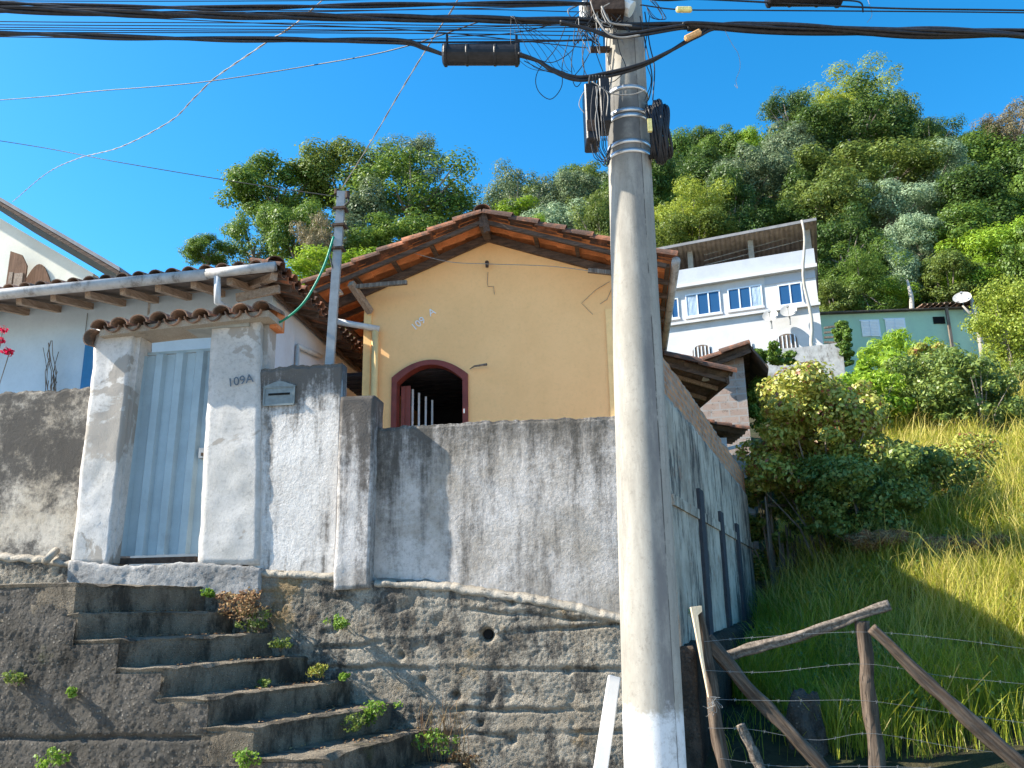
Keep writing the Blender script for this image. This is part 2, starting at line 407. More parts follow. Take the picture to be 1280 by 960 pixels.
# ---------------------------------------------------------------- retaining wall (lower, rough) and its ledge
def tab(fr, pts, v): return [fr.px(a, b, v) for a, b in pts]
rw_top = interp(tab(FA, [(-220, 690), (0, 692), (90, 700), (150, 708), (250, 706), (330, 712), (420, 717), (470, 724), (560, 730), (640, 742), (700, 752), (770, 768), (812, 778)], -.08))
uL = FA.px(-260, 700, -.08)[0]; uC = FA.px(815, 700, -.08)[0]
groove = [(FA.px(470, 752, -.08), FA.px(770, 778, -.08)), (FA.px(380, 812, -.08), FA.px(770, 780, -.08)), (FA.px(480, 835, -.08), FA.px(770, 838, -.08)), (FA.px(490, 886, -.08), FA.px(770, 889, -.08)), (FA.px(500, 920, -.08), FA.px(770, 915, -.08))]
holes = [FA.px(501, 820, -.08), FA.px(528, 850, -.08), FA.px(710, 838, -.08), FA.px(640, 752, -.08), FA.px(571, 870, -.08), FA.px(640, 925, -.08), FA.px(600, 905, -.08)]
drain = FA.px(609, 793, -.08)
def d_ret(u, z):
    r_ = fbm((u, 4, z), 11, 4); d = .010*fbm((u, 0, z), 2.2, 5) + .005*max(0, r_) + .006*fbm((u, 8, z), 40, 3) + .05*max(0, fbm((u, 14, z), 5, 3)-.42)
    for k, ((a, b), (c_, e)) in enumerate(groove):
        zz = b + (e-b)*(u-a)/(c_-a) + .02*fbm((u, k, 0), 3, 3)
        if a-1.2 < u < c_+.3:
            t = (z-zz)/.017; amp = max(0, .4+fbm((u, k*3, 1), 1.7, 2))
            d += .04*amp*math.exp(-t*t) - .008*math.exp(-((z-zz-.045)/.03)**2)
    for hx, hz in holes:
        q = ((u-hx)**2 + ((z-hz)*1.1)**2)/.032**2; d += .06*math.exp(-q)
    q = ((u-drain[0])**2 + (z-drain[1])**2)/.055**2
    d += .12*math.exp(-q*q)
    return d
RW = thing('retaining_wall', 'rough dark grey concrete retaining wall under the plastered walls beside the stairs', 'retaining wall', FA.w(0, 0, -1.55))
rough_panel(FA, uL, uC, lambda u: -1.62, lambda u: rw_top(u)-.02, -.08, .06, .014, d_ret, 'wall_body', M['retain'], RW, edge=.02)
# pale mortar ledge on top of it
def ledge(u0, u1, name='ledge', w=.03, th=.05):
    mb = MB(FA); nu = 220; prev = None
    for i in range(nu+1):
        u = u0 + (u1-u0)*i/nu; z = rw_top(u) + .016*fbm((u, 1, 1), 4, 3); wv = w*(.8+.6*fbm((u, 9, 2), 2.5, 3))
        q = lambda k: .02*fbm((u, k, 4), 9, 4)
        ring = [mb.pt(p) for p in ((u, -.08-wv*.3, z-th*1.3+q(1)), (u, -.08-wv*.9+q(2), z-th*.9+q(3)), (u, -.08-wv*.8+q(4), z-.022+q(5)), (u, .02, z+.02+q(6)), (u, .04, z-th))]
        if prev: 
            for k in range(5): mb.f.append([prev[k], ring[k], ring[(k+1) % 5], prev[(k+1) % 5]])
        prev = ring
    return mb.build(name, M['ledge'], RW, smooth=True)
ledge(FA.px(468, 724, -.08)[0], uC); ledge(FA.px(325, 712, -.08)[0], FA.px(421, 716, -.08)[0]); ledge(uL, FA.px(88, 700, -.08)[0])
mb = MB(FA); mb.tube([(drain[0], -.03, drain[1]), (drain[0]+.005, .02, drain[1]-.002)], .042, 16); mb.build('drain_mouth', M['black'], RW)
mb = MB(FA); pu, pz = FA.px(620, 789, -.1); mb.tube([(pu, -.10, pz), (pu, -.02, pz)], .018, 12); mb.build('drain_stub', M['ledge'], RW)
mb = MB(FA)   # piece of pale pipe sticking out on the left ledge
a = FA.px(58, 702, -.2); b = FA.px(72, 688, .0); mb.tube([(a[0], -.22, a[1]), (b[0], -.02, b[1])], .035, 14); mb.build('overflow_pipe', M['ledge'], RW, smooth=True)
# chalky plinth under the gate, whitewashed
zst = FA.px(200, 731, -.1)[1]
pl_top = interp(tab(FA, [(88, 700), (150, 708), (250, 703), (330, 710)], -.11))
def d_pl(u, z): return .010*fbm((u, 2, z), 4, 5) + .006*fbm((u, 4, z), 24, 3)
rough_panel(FA, FA.px(86, 715, -.11)[0], FA.px(326, 715, -.11)[0], lambda u: zst-.1, pl_top, -.13, .04, .02, d_pl, 'plinth', M['base_white'], RW, edge=.015)

# ---------------------------------------------------------------- stairs
VF = -1.62
Rk = [(258, 733), (294, 764), (343, 791), (388, 820), (440, 850), (490, 880), (536, 911), (588, 949)]
Lx = [40, 97, 150, 205, 262, 318, 405, 500]
ST = thing('concrete_stairs', 'dark concrete stairs climbing leftwards to the blue grey gate', 'stairs', FA.w(-3, VF, -1.5))
rz = []; lines = []
for k, (x, y) in enumerate(Rk):
    u, z = FA.px(x, y, -.10); rz.append(z)
    lu = FA.px(Lx[k], y, VF)[0]
    lines.append(((lu, VF), (u, -.03)))
lines[0] = ((FA.px(95, 731, VF)[0], VF), (FA.px(258, 733, -.1)[0], -.03))
UL = FA.px(-120, 800, VF)[0]
def step_solid(poly, zb, zt, name, mat):
    """footprint subdivided, top and faces worn by noise"""
    (a, b, c_, d) = poly; n = 70; m = 12; mb = MB(FA); rows = 8
    def lerp(p, q, t): return (p[0]+(q[0]-p[0])*t, p[1]+(q[1]-p[1])*t)
    ring_pts = []
    grid = {}
    for i in range(n+1):
        for j in range(m+1):
            p = lerp(lerp(a, b, i/n), lerp(d, c_, i/n), j/m)
            ed = (j == 0 or i == 0)
            grid[i, j] = mb.pt((p[0]+.012*fbm((p[0], p[1], 1), 6, 2), p[1] + (.012*fbm((p[0], p[1], 8), 6, 2) if 0 < i < n else 0), zt + .010*fbm((p[0], p[1], 3), 7, 3) - ((.008 + .05*max(0, noise.noise(Vector((p[0]*5, p[1]*5, zt*9)))-.12)) if ed else 0)))
    for i in range(n):
        for j in range(m): mb.f.append([grid[i, j], grid[i+1, j], grid[i+1, j+1], grid[i, j+1]])
    border = [(i, 0) for i in range(n)] + [(n, j) for j in range(m)] + [(i, m) for i in range(n, 0, -1)] + [(0, j) for j in range(m, 0, -1)]
    prev = [grid[k] for k in border]
    cen = (sum(p[0] for p in poly)/4, sum(p[1] for p in poly)/4)
    for r in range(1, rows+1):
        z = zt + (zb-zt)*r/rows; cur = []
        for q, k in enumerate(border):
            w0 = mb.v[grid[k]]
            loc = w0 - FA.o; u, v = FA.r.dot(loc), FA.i.dot(loc)
            off = -.016 + .022*fbm((u*1.0, v, z), 6, 4)
            if r == 1: off += .006
            dx, dy = cen[0]-u, cen[1]-v; L = math.hypot(dx, dy)
            cur.append(mb.pt((u-dx/L*off*-1 if False else u+dx/L*(.012+off*.6+.01), v+dy/L*(.012+off*.6+.01), z)))
        for q in range(len(prev)):
            mb.f.append([prev[q], cur[q], cur[(q+1) % len(cur)], prev[(q+1) % len(prev)]])
        prev = cur
    return mb.build(name, mat, ST, smooth=False)
prevL = None
for k in range(8):
    (l, r) = lines[k]
    if k == 0: poly = [l, r, (UL, -.03), (UL, VF)]; poly = [l, r, (UL, -.03), (UL, VF)]
    else:
        (l0, r0) = lines[k-1]; poly = [l, r, (r0[0]-.05, r0[1]), (l0[0]-.05, l0[1])]
    zb = (rz[k+1] if k < 7 else -1.6) - .06
    step_solid(poly, zb, rz[k], 'step', M['step'])
# mass of the stairs: its long front face
ub = [(UL, rz[0]-.03)]
tabz = []
for k in range(8):
    tabz.append((lines[k][0][0], rz[k]-.05))
def zmass(u):
    for x, z in tabz:
        if u <= x+.001: return z
    return tabz[-1][1]
hh = FA.px(199, 873, VF)
def d_ag(u, z):
    d = .022*fbm((u, 7, z), 1.3, 4) + .005*fbm((u, 2, z), 12, 3) + .05*math.exp(-(((u-hh[0])**2+(z-hh[1])**2)/.03**2))
    f = noise.voronoi(Vector((u*27, 0, z*27)))[0][0]; f2 = noise.voronoi(Vector((u*44, 5, z*44)))[0][0]; q_ = fbm((u, 3, z), 2.5, 3)
    d -= .013*max(0, 1-f/.5)**.8*max(0, .5+q_) + .008*max(0, 1-f2/.5)*max(0, .6-q_)
    d += .03*math.exp(-((z - (rz[0]-1.12+.03*fbm((u, 1, 1), 2, 2)))/.018)**2)
    return d + .006
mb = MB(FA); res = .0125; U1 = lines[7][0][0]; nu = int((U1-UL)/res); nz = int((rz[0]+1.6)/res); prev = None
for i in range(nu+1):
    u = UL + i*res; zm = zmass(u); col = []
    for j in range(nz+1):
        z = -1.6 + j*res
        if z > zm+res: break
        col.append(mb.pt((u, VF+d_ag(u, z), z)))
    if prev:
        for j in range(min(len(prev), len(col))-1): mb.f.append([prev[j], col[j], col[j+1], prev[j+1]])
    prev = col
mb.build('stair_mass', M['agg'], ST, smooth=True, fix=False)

# ---------------------------------------------------------------- plastered boundary walls
def d_pla(a, s=0): return lambda u, z: a*.25*fbm((u, s, z), 2.2, 3) + a*.14*fbm((u, s, z), 38, 3)
lw_top = interp(tab(FA, [(-220, 500), (0, 491), (60, 487), (115, 484)], .0))
o = rough_panel(FA, uL, FA.px(104, 600, 0)[0], lambda u: rw_top(u)-.06, lw_top, .0, .16, .014, d_pla(.014), 'boundary_wall', M['left_wall'], edge=.02)
tag(o, 'beige boundary wall with black mouldy top left of the gate', 'wall')
# gateway
GW = thing('gateway', 'white plastered gateway with two posts under a small clay tile coping', 'gateway', FA.w(-3.3, 0, .5))
lp = [FA.px(90, 706, -.06), FA.px(136, 706, -.06), FA.px(168, 410, -.06), FA.px(122, 412, -.06)]
def post(pl, v0, v1, nm='post', mat='post', amp=.012, n=40, m=10):
    """leaning rough post given by its four front corners"""
    mb = MB(FA); (a, b, c_, d) = pl; G = {}
    def bl(s, t):
        x = (a[0]*(1-s)+b[0]*s)*(1-t) + (d[0]*(1-s)+c_[0]*s)*t; z = (a[1]*(1-s)+b[1]*s)*(1-t) + (d[1]*(1-s)+c_[1]*s)*t
        return x, z
    for j in range(n+1):
        ring = []
        for (s, v) in [(i/m, v0) for i in range(m+1)] + [(1, v0+(v1-v0)*i/4) for i in range(1, 5)] + [(1-i/m, v1) for i in range(1, m+1)] + [(0, v1+(v0-v1)*i/4) for i in range(1, 4)]:
            x, z = bl(s, j/n)
            ring.append(mb.pt((x + amp*fbm((z, v, s*.3), 4, 4), v + amp*fbm((x, 3, z), 5, 4), z)))
        G[j] = ring
    for j in range(n):
        k = len(G[j])
        for q in range(k): mb.f.append([G[j][q], G[j][(q+1) % k], G[j+1][(q+1) % k], G[j+1][q]])
    mb.f.append(G[0][::-1]); mb.f.append(G[n])
    return mb.build(nm, M[mat], GW if nm == 'post' else None, smooth=True)
post(lp, -.08, .30)
rp = [FA.px(248, 706, -.03), FA.px(325, 706, -.03), FA.px(326, 392, -.03), FA.px(266, 398, -.03)]
post(rp, -.045, .26)
# inner jamb render beside the leaf
jb = [FA.px(136, 704, .0), FA.px(143, 704, .0), FA.px(178, 412, .0), FA.px(166, 412, .0)]
mb = MB(FA); mb.prism([jb[0], jb[1], jb[2], jb[3]], -.01, .2); mb.build('jamb', M['post'], GW)
# lintel
l0 = FA.px(150, 404, -.05); l1 = FA.px(312, 392, -.05); l2 = FA.px(312, 408, -.05); l3 = FA.px(150, 418, -.05)
mb = MB(FA); mb.prism([l0, l1, l2, l3], -.07, .22); mb.build('lintel', m_simple('grey_lintel', (.30, .32, .31), .8, .15, 6, .4), GW)
# steel leaf
gv = .13
G4 = [FA.px(140, 703, gv), FA.px(247, 699, gv), FA.px(270, 436, gv), FA.px(170, 443, gv)]
GT = thing('gate', 'blue grey folded sheet steel gate closing the white gateway', 'gate', FA.w(G4[0][0], gv, G4[0][1]))
def gp(s, t):
    a, b, c_, d = G4
    return ((a[0]*(1-s)+b[0]*s)*(1-t) + (d[0]*(1-s)+c_[0]*s)*t, (a[1]*(1-s)+b[1]*s)*(1-t) + (d[1]*(1-s)+c_[1]*s)*t)
mb = MB(FA); prof = []
nf = 4
for k in range(nf):
    b0 = k/nf; w_ = 1/nf
    prof += [(b0+.02*w_, .0), (b0+.16*w_, -.045), (b0+.50*w_, -.045), (b0+.62*w_, .0), (b0+.98*w_, .0)]
prof = [(0, 0)] + prof + [(1, 0)]
for (s0, d0), (s1, d1) in zip(prof, prof[1:]):
    if s1-s0 < 1e-6: continue
    for t0, t1 in ((.025, .35), (.35, .68), (.68, .985)):
        p = [gp(s0, t0), gp(s1, t0), gp(s1, t1), gp(s0, t1)]
        mb.face([(p[0][0], gv+d0, p[0][1]), (p[1][0], gv+d1, p[1][1]), (p[2][0], gv+d1, p[2][1]), (p[3][0], gv+d0, p[3][1])])
mb.build('gate_leaf', M['gate'], GT, fix=False)
fr_ = MB(FA)
for (s0, t0, s1, t1) in ((0, 0, 0, 1), (1, 0, 1, 1), (0, 1, 1, 1)):
    a, b = gp(s0, t0), gp(s1, t1); fr_.bar((a[0], gv+.03, a[1]), (b[0], gv+.03, b[1]), .035, .03)
fr_.build('gate_frame', M['gate'], GT)
a, b = gp(0, .008), gp(1, .004); mb = MB(FA); mb.bar((a[0], gv-.01, a[1]-.01), (b[0], gv-.01, b[1]-.01), .06, .055); mb.build('bottom_rail', M['rust'], GT)
a = gp(.975, .485); mb = MB(FA); mb.box((a[0]-.035, gv-.06, a[1]-.05), (a[0]+.015, gv+.0, a[1]+.05)); mb.build('lock', M['galv'], GT)
mb = MB(FA); mb.box((a[0]-.004, gv-.075, a[1]-.03), (a[0]+.02, gv-.055, a[1]+.0)); mb.build('handle', M['rust'], GT)

def arc_tile(mb, p, q, r0, r1, up=(0, 0, 1), th=.012, seg=9, flip=False, span=math.pi):
    """half barrel tile from p to q (world points), hump upward, with thickness"""
    p, q = Vector(p), Vector(q); d = (q-p).normalized(); U = Vector(up); a = d.cross(U).normalized(); U = a.cross(d).normalized()
    if flip: U = -U
    n0 = len(mb.v)
    for e, r in ((p, r0), (q, r1)):
        for rr in (r, r-th):
            for j in range(seg+1):
                t = math.pi/2 - span/2 + span*j/seg
                mb.v.append(e + a*math.cos(t)*rr + U*(math.sin(t)*rr*.85))
    S = seg+1
    def ix(e, l, j): return n0 + (e*2+l)*S + j
    for j in range(seg):
        mb.f.append([ix(0,0,j), ix(0,0,j+1), ix(1,0,j+1), ix(1,0,j)]); mb.f.append([ix(0,1,j+1), ix(0,1,j), ix(1,1,j), ix(1,1,j+1)])
        for e in (0, 1): mb.f.append([ix(e,0,j), ix(e,1,j), ix(e,1,j+1), ix(e,0,j+1)])
    for j in (0, seg): mb.f.append([ix(0,0,j), ix(1,0,j), ix(1,1,j), ix(0,1,j)])
# tile coping over the gate: barrel tiles whose ends face the street
c0 = FA.px(120, 404, -.2); c1 = FA.px(347, 378, -.2)
ntile = 9; CO = MB()
for k in range(ntile):
    t = (k+.35)/ntile; u = c0[0] + (c1[0]-c0[0])*t; z = c0[1] + (c1[1]-c0[1])*t + random.uniform(-.01, .012) - .03
    tw = random.uniform(-.03, .03)
    arc_tile(CO, FA.w(u, -.26+random.uniform(-.02, .02), z-.035), FA.w(u+tw, .20, z+.05), .098, .08)
    if k < ntile-1:
        um = u + (c1[0]-c0[0])/ntile/2
        arc_tile(CO, FA.w(um, -.22, z-.01), FA.w(um, .2, z+.055), .085, .08, flip=True)
# end tile tipping over the left side
arc_tile(CO, FA.w(c0[0]-.02, -.24, c0[1]-.16), FA.w(c0[0]-.02, .2, c0[1]-.1), .09, .09, up=(-1, 0, .5))
CO.build('coping_tile_row', M['tile_grey'], GW, smooth=False)
mb = MB(FA); mb.box((c0[0]+.05, -.16, c0[1]-.10), (c1[0]-.42, .2, c0[1]-.045)) 
mb = MB(FA); mb.prism([(c0[0]+.03, c0[1]-.13), (c1[0]-.1, c1[1]-.13), (c1[0]-.1, c1[1]-.065), (c0[0]+.03, c0[1]-.065)], -.17, .2); mb.build('coping_bed', M['ledge'], GW)
# exposed hollow clay block and narrow stub behind the right post
a = FA.px(325, 412, .1); b = FA.px(349, 389, .1); mb = MB(FA); mb.box((a[0]-.02, .06, a[1]), (b[0], .26, b[1])); mb.build('clay_block', m_simple('orange_clay_block', (.55, .20, .08), .9, .2, 20, .5), GW)
a = FA.px(325, 470, .1); b = FA.px(339, 408, .1); mb = MB(FA); mb.box((a[0]-.02, .04, a[1]-.05), (b[0], .24, b[1])); mb.build('post_return', M['post'], GW)

# white wall right of the gate with the letter slot
ww_top = interp(tab(FA, [(322, 463), (350, 459), (423, 455)], 0))
WW = thing('boundary_wall', 'white flaking boundary wall with letter slot right of the gate', 'wall', FA.w(-2, 0, .5))
rough_panel(FA, FA.px(318, 600, 0)[0], FA.px(423, 600, 0)[0], lambda u: rw_top(u)-.05, ww_top, -.02, .16, .011, d_pla(.012, 5), 'wall_body', M['white_wall'], WW, edge=.018)
a = FA.px(328, 506, -.06); b = FA.px(367, 482, -.06); md = (a[0]+b[0])/2
MBX = MB(FA)
MBX.box((a[0], -.034, a[1]), (b[0], -.01, b[1])); mbx = MBX.build('letter_box', M['mail'], WW)
mb = MB(FA); mb.prism([(a[0]-.02, b[1]+.003), (b[0]+.02, b[1]+.003), (md+.05, b[1]+.05), (md, b[1]+.062), (md-.05, b[1]+.05)], -.045, -.01); mb.build('pediment', M['mail'], mbx)
WL[mbx.name] = world_loc(WW)
mb = MB(FA); mb.box((a[0]+.045, -.040, (a[1]+b[1])/2+.008), (b[0]-.045, -.030, (a[1]+b[1])/2+.028)); mb.build('slot', M['black'], mbx)
mb = MB(FA)
for (p0, p1) in (((a[0], a[1]), (b[0], a[1])), ((a[0], b[1]), (b[0], b[1])), ((a[0], a[1]), (a[0], b[1])), ((b[0], a[1]), (b[0], b[1]))): mb.bar((p0[0], -.034, p0[1]), (p1[0], -.034, p1[1]), .014, .018)
mb.build('rim', M['mail'], mbx)

def text_mesh(s, size, mat, name, parent, fr, u, v, z, tilt=0., depth=.004, shear=0.):
    cu = bpy.data.curves.new(name, 'FONT'); cu.body = s; cu.size = size; cu.extrude = depth; cu.shear = shear
    to = bpy.data.objects.new(name, cu); C.objects.link(to); dg = bpy.context.evaluated_depsgraph_get()
    me = bpy.data.meshes.new_from_object(to.evaluated_get(dg)); bpy.data.objects.remove(to); bpy.data.curves.remove(cu)
    X = fr.r*math.cos(tilt) + Vector((0, 0, 1))*math.sin(tilt); Y = -fr.r*math.sin(tilt) + Vector((0, 0, 1))*math.cos(tilt); Z = X.cross(Y)
    p = fr.w(u, v, z) - world_loc(parent)
    me.transform(Matrix(((X.x, Y.x, Z.x, p.x), (X.y, Y.y, Z.y, p.y), (X.z, Y.z, Z.z, p.z), (0, 0, 0, 1))))
    me.materials.clear(); me.materials.append(mat); o = bpy.data.objects.new(name, me); C.objects.link(o); o.parent = parent; WL[o.name] = world_loc(parent); return o
a = FA.px(285, 484, -.06)
text_mesh('109A', .125, M['pencil'], 'painted_number', GW, FA, a[0], -.066, a[1], R(9), .002)

# pillar between white and grey walls
def pillar():
    pl = [FA.px(417, 738, -.12), FA.px(461, 735, -.12), FA.px(468, 494, -.12), FA.px(426, 496, -.12)]
    return post(pl, -.12, .2, 'wall_pillar', 'pillar', .010)
o = pillar(); tag(o, 'rough grey plastered pillar between the white wall and the grey wall', 'pillar')
gw_top = interp(tab(FA, [(462, 535), (600, 527), (770, 520), (815, 518)], .03))
o = rough_panel(FA, FA.px(462, 600, .03)[0], uC-.02, lambda u: rw_top(u)-.06, gw_top, .03, .17, .0115, d_pla(.013, 9), 'boundary_wall', M['grey_wall'], edge=.014)
tag(o, 'grey mould streaked boundary wall below the yellow house', 'wall')

# ---------------------------------------------------------------- side wall running back along the plot
yawS = -(math.pi/2 - R(20.9))
FS = Frame((SW0.x, SW0.y, 0), yawS)      # u runs away from the viewer, v to the left into the house plot
SWt = thing('side_wall', 'whitewashed side wall with bare brick top and dark drip stripes along the plot', 'wall', FS.w(4, 0, -.5))
uE = FS.px(936, 640, 0)[0]
s_top = interp(sorted(tab(FS, [(828, 438), (860, 482), (895, 535), (940, 603)], 0)))
zT0 = s_top(0.2)
zB = lambda u: s_top(u) - (.42 - .01*u)
n = NT('whitewashed_side'); 
c = n.mix(n.ramp(n.noise(1.6, 6, .7), .35, .65), (.62, .54, .44), (.36, .30, .24))
c = n.mix(n.ramp(n.noise(1, 8, .78, n.co((3, 3, .9))), .47, .60, 0, .9), c, (.055, .052, .052))
c = n.mix(n.ramp(n.noise(3, 5, .7), .60, .68, 0, .6), c, (.32, .16, .10))
M['side'] = n.end(c, .95, n.bump(n.noise(40, 5, .7), .8, .015))
rough_panel(FS, 0, uE, lambda u: -.35+.03*u, zB, -.0, .18, .05, d_pla(.012, 3), 'wall_body', M['side'], SWt, edge=.02)
M['brick'] = m_brick('bare_brick', yawS, (.75, .32, .13), (.42, .18, .09), (.36, .30, .25), sx=.75)
rough_panel(FS, 0, uE, lambda u: zB(u)-.01, s_top, .02, .17, .05, d_pla(.02, 13), 'brick_top', M['brick'], SWt, edge=.04)
rough_panel(FS, 0, uE+.2, lambda u: -2.0, lambda u: -.30+.03*u, -.12, .3, .05, d_pla(.05, 23), 'foundation', M['soil'], SWt, edge=.03)
n = NT('black_mould_stripe'); M['stripe'] = n.end(n.mix(n.noise(8, 5, .7), (.03, .032, .04), (.10, .10, .11)), .95, n.bump(n.noise(40, 5, .7), .8, .015))
for (xa, ya) in ((876, 612), (902, 640), (922, 655)):
    u, z = FS.px(xa, ya, -.03)
    mb = MB(FS); mb.box((u-.13, -.035, -.3), (u+.13, .01, z)); mb.build('pilaster', M['stripe'], SWt)
mb = MB(FS); mb.box((0.05, -.02, zB(3)-1.0), (uE, .004, zB(3)-.9)); mb.build('band', M['side'], SWt)

# ---------------------------------------------------------------- tiled roof helpers
def tiled_slope(fr, A, E, v0, v1, name, parent, mat_top, mat_under, period=.21, run=.36, lift=.0):
    """A = ridge (u,z), E = eave (u,z); tiles run down the slope, rows side by side in depth"""
    L = math.hypot(E[0]-A[0], E[1]-A[1]); du, dz = (E[0]-A[0])/L, (E[1]-A[1])/L
    nu_, nz_ = -dz, du
    if nz_ < 0: nu_, nz_ = -nu_, -nz_
    for under in (0, 1):
        mb = MB(fr); nv = int((v1-v0)/period*8); ss = []
        k = 0
        while k*run < L:
            ss += [(k*run, .0), (min(L, (k+1)*run)-.004, .02)]; k += 1
        prev = None
        for s, st in ss:
            row = []
            for j in range(nv+1):
                v = v0 + (v1-v0)*j/nv; ph = (v-v0)/period
                h = .045*math.cos(2*math.pi*ph) + st + .006*fbm((s, v, 0), 3, 2)
                if under: h -= .014
                row.append(mb.pt((A[0]+du*s+nu_*(h+lift), v, A[1]+dz*s+nz_*(h+lift))))
            if prev:
                for j in range(nv): mb.f.append([prev[j], prev[j+1], row[j+1], row[j]])
            prev = row
        mb.build(name if not under else 'tile_underside', mat_top if not under else mat_under, parent, smooth=False, fix=False)
def barrel_row(fr, A, E, v, name, parent, mat, r=.085, run=.40, lift=.03, jitter=.008):
    mb = MB(); L = math.hypot(E[0]-A[0], E[1]-A[1]); n = max(1, round(L/run))
    for k in range(n):
        a = k/n; b = (k+1.12)/n
        j = random.uniform(-jitter, jitter)
        p = fr.w(A[0]+(E[0]-A[0])*a, v+j, A[1]+(E[1]-A[1])*a + lift + .0); q = fr.w(A[0]+(E[0]-A[0])*b, v+j+random.uniform(-jitter, jitter), A[1]+(E[1]-A[1])*b + lift + .028)
        arc_tile(mb, p, q, r*.86, r*1.05, th=.014, span=math.pi*1.05)
    return mb.build(name, mat, parent, smooth=False)

# ---------------------------------------------------------------- yellow house
VH = 3.6; VO = 3.05
YH = thing('yellow_house', 'small yellow gabled house with clay tile roof and arched maroon window', 'house', FA.w(-.3, VH, .36))
Ap = FA.px(603, 268, VO); El = FA.px(383, 358, VO); Er = FA.px(842, 324, VO)
wl = FA.px(457, 385, VH)[0]; wr = FA.px(766, 360, VH)[0]
gz = lambda u: (Ap[1]-.10 + (El[1]-Ap[1])*(Ap[0]-u)/(Ap[0]-El[0]) if u < Ap[0] else Ap[1]-.10 + (Er[1]-Ap[1])*(u-Ap[0])/(Er[0]-Ap[0])) - .02
ow0 = FA.px(496, 500, VH)[0]; ow1 = FA.px(579, 500, VH)[0]; osp = FA.px(540, 476, VH)[1]; otop = FA.px(540, 456, VH)[1]; osill = .95
def arch(u):
    t = (u-ow0)/(ow1-ow0)*2-1; return osp + (otop-osp)*(1-t*t)
us = sorted(set([wl, Ap[0], wr, ow0, ow1] + [ow0+(ow1-ow0)*i/20 for i in range(21)]))
mb = MB(FA)
for u0, u1 in zip(us, us[1:]):
    inside = ow0-1e-6 <= u0 and u1 <= ow1+1e-6
    for v in (VH, VH+.15):
        if inside:
            mb.face([(u0, v, .2), (u1, v, .2), (u1, v, osill), (u0, v, osill)]); mb.face([(u0, v, arch(u0)), (u1, v, arch(u1)), (u1, v, gz(u1)), (u0, v, gz(u0))])
        else: mb.face([(u0, v, .2), (u1, v, .2), (u1, v, gz(u1)), (u0, v, gz(u0))])
    if inside:
        mb.face([(u0, VH, arch(u0)), (u1, VH, arch(u1)), (u1, VH+.15, arch(u1)), (u0, VH+.15, arch(u0))]); mb.face([(u0, VH, osill), (u1, VH, osill), (u1, VH+.15, osill), (u0, VH+.15, osill)])
for u in (ow0, ow1): mb.face([(u, VH, osill), (u, VH, osp), (u, VH+.15, osp), (u, VH+.15, osill)])
VB = VH+5.2
mb.box((wl, VH+.004, .2), (wl+.15, VB, gz(wl)-.03)); mb.box((wr-.15, VH+.004, .2), (wr, VB, gz(wr)-.03)); mb.prism([(wl+.15, .2), (wr-.15, .2), (wr-.15, gz(wr)), (Ap[0], gz(Ap[0])), (wl+.15, gz(wl))], VB-.15, VB)
mb.build('wall', M['yellow'], YH, fix=False)
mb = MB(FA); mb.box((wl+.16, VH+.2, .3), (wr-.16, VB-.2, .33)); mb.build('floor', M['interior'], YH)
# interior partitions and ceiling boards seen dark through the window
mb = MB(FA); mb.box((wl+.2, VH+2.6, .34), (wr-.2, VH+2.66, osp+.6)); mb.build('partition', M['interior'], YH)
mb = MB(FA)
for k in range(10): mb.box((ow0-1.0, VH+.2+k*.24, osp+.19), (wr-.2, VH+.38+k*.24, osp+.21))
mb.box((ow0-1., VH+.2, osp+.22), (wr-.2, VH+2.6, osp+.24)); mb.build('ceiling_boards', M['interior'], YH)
# corner bands
mb = MB(FA); b0 = FA.px(456, 450, VH)[0]; b1 = FA.px(461, 450, VH)[0]; mb.box((wl-.012, VH-.03, .2), (wl+.10, VH-.003, gz(wl)-.30)); 
mb.build('corner_band', M['yellow_trim'], YH)
mb = MB(FA); mb.box((wr-.12, VH-.03, .2), (wr+.012, VH-.003, gz(wr)-.62)); mb.build('corner_band', M['yellow_trim'], YH)
# window
WN = MB(FA); th = .072; nseg = 24
pts_o, pts_i = [], []
def archo(t, g): 
    u = (ow0-g) + (ow1-ow0+2*g)*t; q = t*2-1; return (u, osp + g*.95 + (otop-osp)*(1-q*q))
outer = [(ow0-th, osill-.05)] + [archo(i/nseg, th) for i in range(nseg+1)] + [(ow1+th, osill-.05)]
inner = [(ow0+.004, osill-.05)] + [(archo(i/nseg, -.004)) for i in range(nseg+1)] + [(ow1-.004, osill-.05)]
for v0_, v1_, o_, i_ in ((VH-.035, VH+.0, outer, inner),):
    for k in range(len(o_)-1):
        a, b, c_, d = o_[k], o_[k+1], i_[k+1], i_[k]
        WN.face([(a[0], v0_, a[1]), (b[0], v0_, b[1]), (c_[0], v0_, c_[1]), (d[0], v0_, d[1])])
        WN.face([(a[0], v0_, a[1]), (b[0], v0_, b[1]), (b[0], v1_, b[1]), (a[0], v1_, a[1])])
        WN.face([(d[0], v0_, d[1]), (c_[0], v0_, c_[1]), (c_[0], VH+.155, c_[1]), (d[0], VH+.155, d[1])])
win = WN.build('window', M['maroon'], YH, fix=False)
